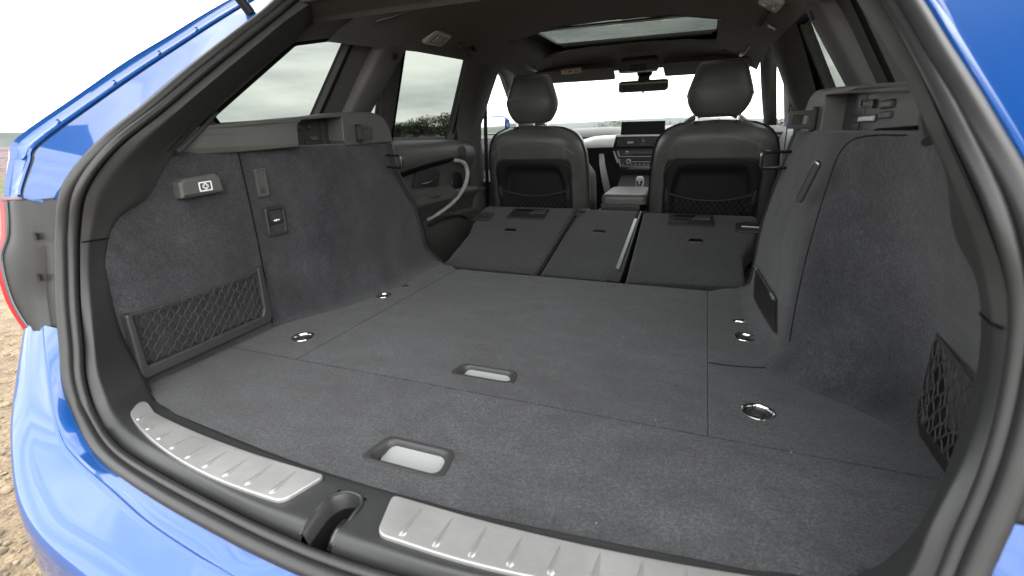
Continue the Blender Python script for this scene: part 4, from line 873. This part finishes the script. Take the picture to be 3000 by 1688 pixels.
    b = MB(); P = cat([(.80, .290), (.90, .302), (1.05, .316), (1.22, .326)], 4); b.grid([[side_mx @ V((p.x, p.y+dz, dd)) for p in P] for dz, dd in ((.009, .006), (.010, .014), (.0, .016), (-.009, .012), (-.010, .004))]); b.build('gloss_trim', 'black_gloss', df)
    hp = dpart('handle_plate', [(.90, .238), (1.10, .226), (1.115, .296), (.94, .300)], 'plastic', .004, r=.012)
    b = MB(); P = [(.945, .250, .012), (.985, .252, .020), (1.03, .262, .020), (1.085, .276, .012)]; b.tube([side_mx @ V(p) for p in cat(P, 5)], .0085, 8, flat=.5); b.build('door_release', 'chrome', hp)
    b = MB(); P = cat([(1.225, .322, .012), (1.272, .312, .030), (1.296, .282, .036), (1.288, .238, .038), (1.235, .190, .038), (1.14, .150, .036), (1.03, .122, .028), (.97, .110, .018)], 5); b.tube([side_mx @ V(p) for p in P], [.008]+[.0105]*(len(P)-10)+[.010]*4+[.008]*5, 10, flat=.8); b.build('pull_handle', 'silver_plastic', df)
    b = MB(); b.lathe([(0, .004), (.020, .004), (.022, .006), (.027, .006), (.029, .001)], side_mx @ Matrix.Translation((1.312, .352, .010)), 24); b.build('tweeter', 'plastic', df)
    b = MB(); b.lathe([(0, .004), (.045, .004), (.049, .008), (.055, .001)], side_mx @ Matrix.Translation((1.26, .222, .0)), 28); b.build('speaker', 'plastic_dark', df)
    b = MB(); b.box((1.0, .196, .04), (.06, .004, .02), side_mx, .002); b.build('window_switch', 'chrome', df)
    b = MB(); b.tube([side_mx @ V(p) for p in cat([(.97, .085, .02), (1.05, .098, .03), (1.2, .090, .03), (1.30, .060, .02)], 4)], .006, 8); b.build('pocket_edge', 'plastic_dark', df)
    # belt pillar with the front belt
    b = MB(); rows = []
    for k in range(14):
        t = k/13; z = lerp(-.2, .765, t); x0 = .690-SL*max(z-.45, 0); ya = lerp(1.40, 1.275, ss(.35, .75, z)); yb = lerp(1.56, 1.50, ss(.1, .75, z))
        rows.append([V((s*(x0+.03), ya, z)), V((s*(x0-.015), ya+.015, z)), V((s*(x0-.035), ya+.05, z)), V((s*(x0-.038), yb-.03, z)), V((s*(x0-.02), yb, z)), V((s*(x0+.04), yb+.01, z))])
    b.grid(rows); bp = b.build('belt_pillar', 'pillar', CAR, angle=50)
    b = MB(); b.grid([[V((s*.622, 1.478, .582)), V((s*.624, 1.528, .575))], [V((s*.628, 1.485, .45)), V((s*.630, 1.533, .45))], [V((s*.634, 1.49, .05)), V((s*.636, 1.535, .05))], [V((s*.64, 1.49, -.15)), V((s*.64, 1.535, -.15))]]); bl = b.build('seat_belt', 'belt', bp)
    b = MB(); b.slab([rnd([(-.034, -.022), (.03, -.024), (.034, .012), (.004, .030), (-.030, .026)], .008)], frame((s*.618, 1.502, .585), (0, 1, 0), (0, 0, 1), (-s, 0, 0)), .012, .003); b.build('belt_guide', 'plastic_dark', bl)
    b = MB(); b.box((0, 0, 0), (.016, .012, .004), frame((s*.605, 1.49, .662), (0, 1, 0), (-s*.45, 0, .9), (-s, 0, -.45)), .001); b.build('airbag_tab', 'lamp_plastic', bp)
    # front door: frame, glass, panel; windscreen pillar
    b = MB(); fm_ = [(1.56, .40), (2.56, .385), (2.30, .47), (1.80, .690), (1.70, .715), (1.565, .722)]
    b.slab([pts([(1.46, .36), (2.75, .36), (2.60, .46), (1.72, .80), (1.46, .80)]), rnd(pts(fm_), [.02, .02, .03, .05, .03, .02], 4)], plane(.755), .035, .005); fd = b.build('front_door_frame', 'pillar', CAR)
    b = MB(); b.slab([pts([(1.5, .38), (2.62, .38), (2.35, .50), (1.7, .76), (1.5, .76)])], plane(.775), .004, .0005); b.build('front_door_glass', 'clear_side', fd)
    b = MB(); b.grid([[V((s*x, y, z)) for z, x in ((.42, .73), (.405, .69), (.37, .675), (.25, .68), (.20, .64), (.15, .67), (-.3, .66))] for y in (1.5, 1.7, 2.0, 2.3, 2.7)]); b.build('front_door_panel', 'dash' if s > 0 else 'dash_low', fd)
    b = MB(); P = cat([(s*.545, 1.62, .735), (s*.560, 1.80, .710), (s*.605, 2.10, .605), (s*.655, 2.40, .495), (s*.705, 2.70, .39)], 5); b.tube(P, [.030]*6+[.034]*(len(P)-6), 10, flat=.8); b.build('windscreen_pillar', 'pillar', CAR)
    # exterior door mirror
    b = MB(); rows = []
    for k in range(9):
        t = k/8; r = math.sin(math.pi*(.06+.88*t))**.6
        rows.append([V((s*.875, 2.16+.10*t, .475))+V((s*.095*r*math.copysign(abs(math.cos(a))**.7, math.cos(a)), 0, .062*r*math.copysign(abs(math.sin(a))**.7, math.sin(a)))) for a in [2*math.pi*j/20 for j in range(20)]])
    b.grid(rows, cv=True); b.tube([(s*.80, 2.2, .43), (s*.72, 2.22, .42)], .03, 8); dm = b.build('door_mirror', 'paint', CAR)
    b = MB(); b.slab([rnd([(-.078, -.048), (.078, -.048), (.082, .046), (-.080, .046)], .02, 4)], frame((s*.875, 2.158, .475), (1, 0, 0), (0, 0, 1), (0, -1, 0)), .004, .001); b.build('mirror_glass', 'mirror', dm)
for s in (-1, 1): side(s)

# windscreen
b = MB(); rows = [[V((x*w_, y+.16*(1-x*x)*k_, z)) for x in [-1+k/8 for k in range(17)]] for y, z, w_, k_ in ((1.90, .742, .55, .5), (2.05, .685, .575, .75), (2.35, .565, .64, 1), (2.66, .44, .71, 1), (2.74, .40, .72, 1))]
b.grid(rows); ws = b.build('windscreen', 'clear', CAR)
b = MB(); b.tube([(-.45, 2.70, .432), (-.05, 2.735, .452), (.2, 2.73, .44)], .006, 6); b.build('wiper', 'plastic_dark', ws)
b = MB(); b.grid([[V((x, y, z-.10*x*x)) for x in (-.75, -.4, 0, .4, .75)] for y, z in ((2.70, .415), (2.9, .43), (3.4, .40), (3.7, .30), (3.75, 0))]); b.build('bonnet', 'paint', CAR)

#@@SEATS
# ------------------------------------------------------------------ front seats
def front_seat(cx, y0, label):
    root = MB()
    W = [(-.20, .232), (.0, .240), (.15, .243), (.27, .239), (.34, .232), (.385, .219), (.415, .200), (.435, .173), (.448, .135), (.455, .075), (.457, .01)]
    def yb(z): return y0+(.45-z)*.22
    def dep(z): return .075 if z < .38 else .075*max(.15, 1-((z-.38)/.08)**2*.85)
    zs = [-.20, -.1, 0, .08, .15, .21, .25, .275, .285, .295, .305, .315, .325, .34, .365, .385, .402, .417, .430, .440, .448, .453, .4565]
    NA = 96
    def surf(a, z, off=0):
        wv, d = tab(W, z)+off, dep(z)+off; c, s_ = math.cos(a), math.sin(a)
        ex = .55; xo = wv*math.copysign(abs(c)**ex, c)
        dip = .055*ss(.178, .150, abs(xo))*ss(.312, .285, z) if s_ < 0 else 0      # room for the knee recess
        return V((cx+xo, yb(z)+.075+d*math.copysign(abs(s_)**ex, s_)+(.05*abs(c)**3 if s_ < 0 else 0)+dip, z))
    rows = [[surf(2*math.pi*k/NA, z) for k in range(NA)] for z in zs]
    root.grid(rows, cv=True); o = len(root.v)-NA; root.f.append(tuple(range(o, o+NA)))
    st = tag(root.build('front_seat', 'leather', CAR, angle=70), label)
    def rear(x, z, off=0):              # point on the rear face at offset x from the seat centre
        wv = tab(W, z); c = max(-1, min(1, x/wv)); ex = .55
        ca = abs(c)**(1/ex); sa = math.sqrt(max(0, 1-ca*ca))
        return V((cx+x, yb(z)+.075-dep(z)*(sa**ex)+.05*ca**3-off, z))
    # plastic back panel with knee recess
    b = MB(); rows = []
    for i in range(31):
        z = lerp(-.12, .316, i/30); t = max(0, (z-.265)/.051); hw = .178*(1-.0*t)-.045*t**3 if z > .265 else .178
        row = []
        for j in range(41):
            u = -1+j/20; x = u*hw
            rec = ss(.0, .02, .150-abs(x)-.02*ss(.2, .28, z))*ss(.0, .02, .285-.02*abs(u)**4-z)
            lip = .005-.004*ss(.93, 1, abs(u)) if z < .31 else .003
            row.append(rear(x, z, lip-.034*rec))
        rows.append(row)
    rows.append([p+V((0, .012, .002)) for p in rows[-1]])
    b.grid(rows); bp = b.build('back_panel', 'shell', st, angle=60)
    b = MB(); edge = [rear(-.178, z, .004) for z in [lerp(-.1, .262, k/10) for k in range(11)]]+[rear(lerp(-.178, .178, .05+.9*k/14)*.93, .317-.012*abs(2*k/14-1)**6-.002, .005) for k in range(15)]+[rear(.178, z, .004) for z in [lerp(.262, -.1, k/10) for k in range(11)]]
    b.tube(cat(edge, 2), .0022, 6); b.build('panel_piping', 'plastic', bp)
    # map net
    b = MB(); top = lambda x: .152+.030*(x/.165)**2
    for d in (1, -1):
        for k in range(-14, 22):
            P = []
            for j in range(11):
                t = j/10; z = lerp(.0, .19, t); x = -.165+k*.022+d*(z-.0)*.75 if d > 0 else -.165+(k+7)*.022-(z-.0)*.75
                if -.163 < x < .163 and z < top(x): P.append(rear(x, z, .004-.004))
            if len(P) > 1: b.tube(P, .0013, 4)
    net = tag(b.build('map_net', 'net', bp, recalc=False), kind='stuff')
    b = MB(); b.tube([rear(x, top(x), .003) for x in [lerp(-.166, .166, k/20) for k in range(21)]], .0035, 6); b.build('net_band', 'net', bp)
    for s in (-1, 1): b = MB(); b.tube([rear(s*.160, .14, .004), rear(s*.162, .165, .006), rear(s*.164, .195, .004)], [.006, .008, .004], 8); b.build('net_anchor', 'plastic', bp)
    # stitched seams
    b = MB()
    sh = [rear(x, .398-.045*(x/.2)**2-.03*(abs(x)/.2)**6, .0012) for x in [lerp(-.19, .19, k/30) for k in range(31)]]; b.tube(sh, .0011, 5)
    b.tube([p+V((0, -.0003, -.006)) for p in sh], .0008, 4)
    for s in (-1, 1):
        for dx in (0, .006): b.tube([rear(s*(.150+dx-.01*(z-.3)), z, .0012) for z in [lerp(.316, .378, k/6) for k in range(7)]], .0009, 4)
    b.build('stitching', 'thread', st, recalc=False)
    for s in (-1, 1):       # side bolsters reaching forwards
        b = MB(); rows = []
        for k in range(15):
            z = lerp(-.2, .365, k/14); t = k/14; rr = .052*(1-.75*ss(.78, 1, t)); cw = .205-.045*ss(.75, 1, t)+.012*ss(.6, 0, t)
            rows.append([V((cx+s*cw+rr*.8*math.cos(a), yb(z)+.185-.03*ss(.7, 1, t)+rr*1.9*math.sin(a), z)) for a in [2*math.pi*j/16 for j in range(16)]])
        b.grid(rows, cv=True); n0 = len(b.v); b.f.append(tuple(range(n0-16, n0))); b.build('side_bolster', 'leather', st, angle=70)
    # head restraint on two posts
    hy = y0+.06
    HW = [(.466, .062), (.470, .078), (.485, .092), (.510, .107), (.535, .114), (.56, .113), (.60, .100), (.635, .088), (.650, .082), (.657, .072), (.660, .04)]
    HD = [(.466, .030), (.475, .042), (.51, .052), (.55, .054), (.62, .044), (.645, .036), (.657, .026), (.660, .012)]
    def hs(a, z, off=0):
        c, s_ = math.cos(a), math.sin(a); ex = .72
        return V((cx+(tab(HW, z)+off)*math.copysign(abs(c)**ex, c), hy-.05*(z-.56)+(tab(HD, z)+off)*math.copysign(abs(s_)**ex, s_), z))
    zz = [.466, .468, .472, .478, .487, .50, .515, .53, .545, .56, .58, .60, .62, .637, .648, .655, .659, .660]
    b = MB(); rows = [[hs(2*math.pi*k/36, z) for k in range(36)] for z in zz]; b.grid(rows, cv=True); n0 = len(b.v)
    b.f.append(tuple(range(n0-36, n0))); b.f.append(tuple(range(0, 36))[::-1]); hr = b.build('head_restraint', 'leather', st, angle=70)
    b = MB()
    for dz in (0, .006): b.tube([hs(math.pi+math.pi*k/30, .566+dz-.030*abs(k/15-1)**2.2, .0008) for k in range(31)], .0012, 5)
    b.tube([hs(math.pi+math.pi*k/30, .648, .0008) for k in range(31)], .0009, 4)
    b.build('head_stitching', 'thread', hr, recalc=False)
    for s in (-1, 1):
        b = MB(); b.tube([(cx+s*.071, hy-.004, .43), (cx+s*.071, hy, .48)], .0062, 12); po = b.build('post', 'chrome', hr)
        b = MB(); b.lathe([(.007, .014), (.013, .013), (.018, .006), (.020, -.004)], frame((cx+s*.071, hy-.004, .440), (1, 0, 0), (0, 1, 0)), 18); b.build('post_collar', 'plastic', hr)
    return st
front_seat(-.366, 1.365, 'front passenger seat seen from behind, further from the boot')
front_seat(.378, 1.345, 'driver seat seen from behind, next to the wheel arch')

#@@DASH
# ------------------------------------------------------------------ dashboard and centre console
b = MB(); prof = [(2.745, .425), (2.55, .452), (2.30, .452), (2.18, .440), (2.135, .418), (2.125, .400)]
b.grid([[V((x, y-.25*max(0, abs(x)-.45), z-.02*(x/.7)**2-(.03*ss(.16, .05, abs(x-.02)) if y < 2.35 else 0))) for x in [-.72+k*.06 for k in range(25)]] for y, z in prof]); dash = b.build('dashboard', 'dash', CAR, angle=60)
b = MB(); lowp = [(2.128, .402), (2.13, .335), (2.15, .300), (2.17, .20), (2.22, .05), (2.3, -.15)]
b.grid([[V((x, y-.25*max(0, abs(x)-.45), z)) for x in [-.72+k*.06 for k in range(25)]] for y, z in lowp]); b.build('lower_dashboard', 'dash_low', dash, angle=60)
FD = frame((0, 2.115, 0), (1, 0, 0), (0, .0, 1), (0, -1, 0))
def dslab(name, outl, m, d=.004, t=.01, r=.004, par=None, bev=.0015, holes=()): b = MB(); b.slab([rnd(outl, r, 4), *holes], FD @ Matrix.Translation((0, 0, d)), t, bev, 2); return b.build(name, m, par or dash)
b = MB(); up_ = cat([(-.66, .372, 0), (-.40, .375, 0), (-.303, .384, 0), (-.23, .400, 0), (-.115, .405, 0)], 5); lo_ = cat([(-.66, .325, 0), (-.40, .334, 0), (-.29, .338, 0), (-.20, .340, 0), (-.127, .341, 0)], 5)
b.grid([[FD @ V((lerp(p.x, q.x, t), lerp(p.y, q.y, t), .010+.018*math.sin(math.pi*t)*.6-.02*(t-.5)*-1)) for p, q in zip(up_, lo_)] for t in (0, .12, .35, .65, .9, 1)]); b.build('metal_trim', 'alu_bright', dash)
dslab('metal_trim', [(-.118, .396), (.40, .392), (.40, .402), (-.118, .408)], 'alu_bright', .014)
vent = dslab('centre_vent', [(-.112, .342), (.195, .342), (.192, .394), (-.110, .395)], 'plastic_dark', .008)
for x0, x1 in ((-.093, .005), (.06, .158)):
    for k in range(5): b = MB(); b.box(((x0+x1)/2, .352+.0088*k, .002), (x1-x0, .0034, .010), FD, .001); b.build('vent_slat', 'lamp_grey', vent)
    b = MB(); b.box(((x0+x1)/2+.008, .364, .012), (.032, .011, .006), FD, .003); b.build('vent_tab', 'silver_plastic', vent)
b = MB(); b.box((-.102, .368, .006), (.006, .022, .006), FD, .002); b.build('vent_wheel', 'lamp_grey', vent)
dslab('hazard_switch', [(.022, .364), (.042, .364), (.044, .388), (.020, .388)], 'plastic', .014, par=vent); dslab('switch_mark', [(.027, .379), (.037, .379), (.032, .386)], 'orange', .0155, .002, 0, vent, 0); dslab('switch_mark', [(.028, .368), (.038, .370), (.037, .373), (.029, .371)], 'white', .0155, .002, 0, vent, 0)
dslab('switch_mark', [(.020, .3535), (.030, .3535), (.030, .3565), (.020, .3565)], 'orange', .0095, .002, 0, vent, 0)
M['blue_print'] = mat('blue print', (.05, .15, .5), .6)
dslab('switch_mark', [(.031, .3535), (.044, .3535), (.044, .3565), (.031, .3565)], 'blue_print', .0095, .002, 0, vent, 0)
scr = dslab('display_screen', [(-.088, .405), (.141, .403), (.140, .471), (-.086, .472)], 'screen_dark', .030, .014, .004)
dslab('screen_panel', [(-.070, .408), (.124, .406), (.123, .447), (-.069, .448)], 'screen', .0304, .001, .001, scr, 0)
fas = dslab('centre_fascia', [(-.132, .330), (.20, .330), (.19, .215), (-.078, .215)], 'plastic_dark', .004)
def unit(name, y0, y1, kn):
    u = dslab(name, [(-.092+(y1-.32)*-.2, y0), (.16, y0), (.165, y1), (-.101+(y1-.32)*-.2, y1)], 'plastic', .012, r=.005, par=fas)
    dslab('unit_edge', [(-.094+(y1-.32)*-.2, y0-.003), (.16, y0-.003), (.16, y0), (-.088+(y1-.32)*-.2, y0)], 'silver_plastic', .013, .004, .001, u, .0005)
    dslab('unit_edge', [(-.106+(y1-.32)*-.2, y1), (-.100+(y1-.32)*-.2, y1+.002), (-.089+(y1-.32)*-.2, y0), (-.095+(y1-.32)*-.2, y0-.003)], 'silver_plastic', .013, .004, .001, u, .0005)
    b = MB(); b.lathe([(0, .012), (kn*.6, .012), (kn*.65, .011), (kn*.95, .010), (kn, .006), (kn, 0)], FD @ Matrix.Translation((-.051 if y1 > .3 else -.041, (y0+y1)/2+.006 if y1 > .3 else y1-.011, .012)), 20); k_ = b.build('knob', 'silver_plastic', u)
    b = MB(); b.lathe([(0, .0128), (kn*.55, .0126)], FD @ Matrix.Translation((-.051 if y1 > .3 else -.041, (y0+y1)/2+.006 if y1 > .3 else y1-.011, .012)), 16); b.build('knob_face', 'plastic_dark', k_)
    return u
u1 = unit('radio_unit', .292, .319, .0085); u2 = unit('climate_unit', .240, .277, .0125)
dslab('disc_slot', [(-.018, .2965), (.13, .2965), (.13, .301), (-.018, .301)], 'rubber_and_shade', .0126, .002, .001, u1, 0)
dslab('climate_display', [(-.024, .266), (.13, .267), (.13, .275), (-.024, .274)], 'screen_dark', .0126, .002, .001, u2, 0); dslab('display_bar', [(-.026, .2615), (.13, .263), (.13, .2655), (-.024, .2645)], 'silver_plastic', .013, .002, .0005, u2, 0)
for k in range(8):
    dslab('radio_button', [(-.036+.0205*k, .304), (-.0175+.0205*k, .304), (-.0175+.0205*k, .315), (-.036+.0205*k, .315)], 'lamp_grey', .0145, .004, .0015, u1, .001)
    bt = dslab('climate_button', [(-.080+.0225*k, .2425), (-.060+.0225*k, .2425), (-.060+.0225*k, .2545), (-.080+.0225*k, .2545)], 'plastic_dark', .0145, .004, .0015, u2, .001); dslab('button_mark', [(-.073+.0225*k, .247), (-.067+.0225*k, .247), (-.067+.0225*k, .2505), (-.073+.0225*k, .2505)], 'lamp_plastic', .0148, .001, 0, bt, 0)
dslab('fascia_blade', [(-.129, .321), (-.121, .318), (-.098, .270), (-.098, .252), (-.104, .258), (-.116, .285)], 'silver_plastic', .016, .008, .003, fas)
dslab('fascia_lip', [(-.078, .222), (.18, .226), (.18, .234), (-.074, .231)], 'black_gloss', .012, .01, .003, fas)
# knee panel and glove box line
b = MB(); b.grid([[V((-.205+.01*k, 2.10-.006*k, .307)), V((-.185+.012*k, 2.02-.006*k, .25)), V((-.150+.012*k, 1.93, .17)), V((-.118+.012*k, 1.87, .10)), V((-.105+.012*k, 1.85, .0))] for k in range(4)]); b.build('console_cheek', 'lamp_grey', dash, angle=70)
b = MB(); b.tube([(-.206, 2.108, .32), (-.206, 2.13, .2), (-.200, 2.16, .08)], .003, 5); b.build('glovebox_gap', 'rubber_and_shade', dash)
b = MB(); P = [(1.46, .055), (1.55, .062), (1.72, .085), (1.80, .118), (1.95, .135), (2.10, .19)]
b.grid([[V((.02+x, y, z-(.25 if abs(x) > .1 else 0))) for x in (-.112, -.105, -.095, 0, .095, .105, .112)] for y, z in P]+[]); b.grid([[V((-.085, 1.46, .055)), V((.125, 1.46, .055))], [V((-.085, 1.455, -.25)), V((.125, 1.455, -.25))]]); cs_ = b.build('centre_console', 'dash_low', CAR, angle=50)
fa = frame((.034, 1.60, .120), (1, 0, .01), (0, 1, .05)); b = MB(); b.slab([rnd([(-.102, -.115), (.100, -.115), (.094, .13), (-.096, .13)], [.03, .03, .05, .05], 6)], fa @ Matrix.Translation((0, 0, .045)), .042, .020, 5); ar = b.build('armrest', 'leather', CAR, angle=60)
b = MB(); b.slab([rnd([(-.102, -.122), (.072, -.122), (.072, .10), (-.102, .10)], .008)], fa @ Matrix.Translation((0, 0, .002)), .024, .005); b.build('armrest_tray', 'plastic', ar)
b = MB(); b.slab([rnd([(-.112, -.128), (.11, -.128), (.11, .12), (-.112, .12)], .006)], fa @ Matrix.Translation((0, 0, -.024)), .02, .003); b.build('armrest_base', 'plastic_dark', ar)
# gear selector
b = MB(); rows = []
for z, wx, wy in ((.10, .016, .016), (.128, .014, .015), (.142, .014, .015), (.160, .0165, .019), (.180, .0195, .024), (.197, .0195, .024), (.208, .017, .020), (.214, .011, .013), (.216, .002, .003)):
    rows.append([V((.066+wx*math.cos(a), 1.77-.25*(z-.15)+wy*math.sin(a), z)) for a in [2*math.pi*k/20 for k in range(20)]])
b.grid(rows, cv=True); gs = b.build('gear_selector', 'silver_plastic', CAR, angle=60)
fg = frame((.066, 1.7375, .186), (1, 0, 0), (0, .28, 1), (0, -1, .28)); b = MB(); b.slab([rnd([(-.006, -.018), (.008, -.018), (.0145, .004), (.013, .018), (-.012, .018), (-.0135, .002)], .004)], fg @ Matrix.Translation((0, 0, .0015)), .006, .001); gi = b.build('selector_inlay', 'black_gloss', gs)
b = MB()
for x, y, w_, h_ in ((0, -.004, .0010, .014), (0, .003, .004, .001), (0, -.004, .007, .001), (.001, .010, .002, .003)): b.slab([[(x-w_, y-h_*.5), (x+w_, y-h_*.5), (x+w_, y+h_*.5), (x-w_, y+h_*.5)]], fg @ Matrix.Translation((0, 0, .0021)), .0005, 0)
b.build('selector_mark', 'white', gi)
for x, y in ((-.072, 1.78), (.118, 1.72)): b = MB(); b.box((x, y, .10), (.028, .05, .03), None, .01); b.build('console_edge_trim', 'silver_plastic', cs_)
# steering wheel rim, mostly hidden behind the driver seat
b = MB(); b.tube([V((.378+.178*math.cos(a), 1.93-.06*math.sin(a), .345+.155*math.sin(a))) for a in [2*math.pi*k/40 for k in range(40)]], .014, 8, closed=True); sw = b.build('steering_wheel', 'leather', CAR)
b = MB(); b.tube([(.21, 1.93, .375), (.378, 1.95, .36), (.546, 1.93, .375)], [.012, .045, .012], 8, flat=.6); b.build('wheel_spoke', 'plastic_dark', sw)
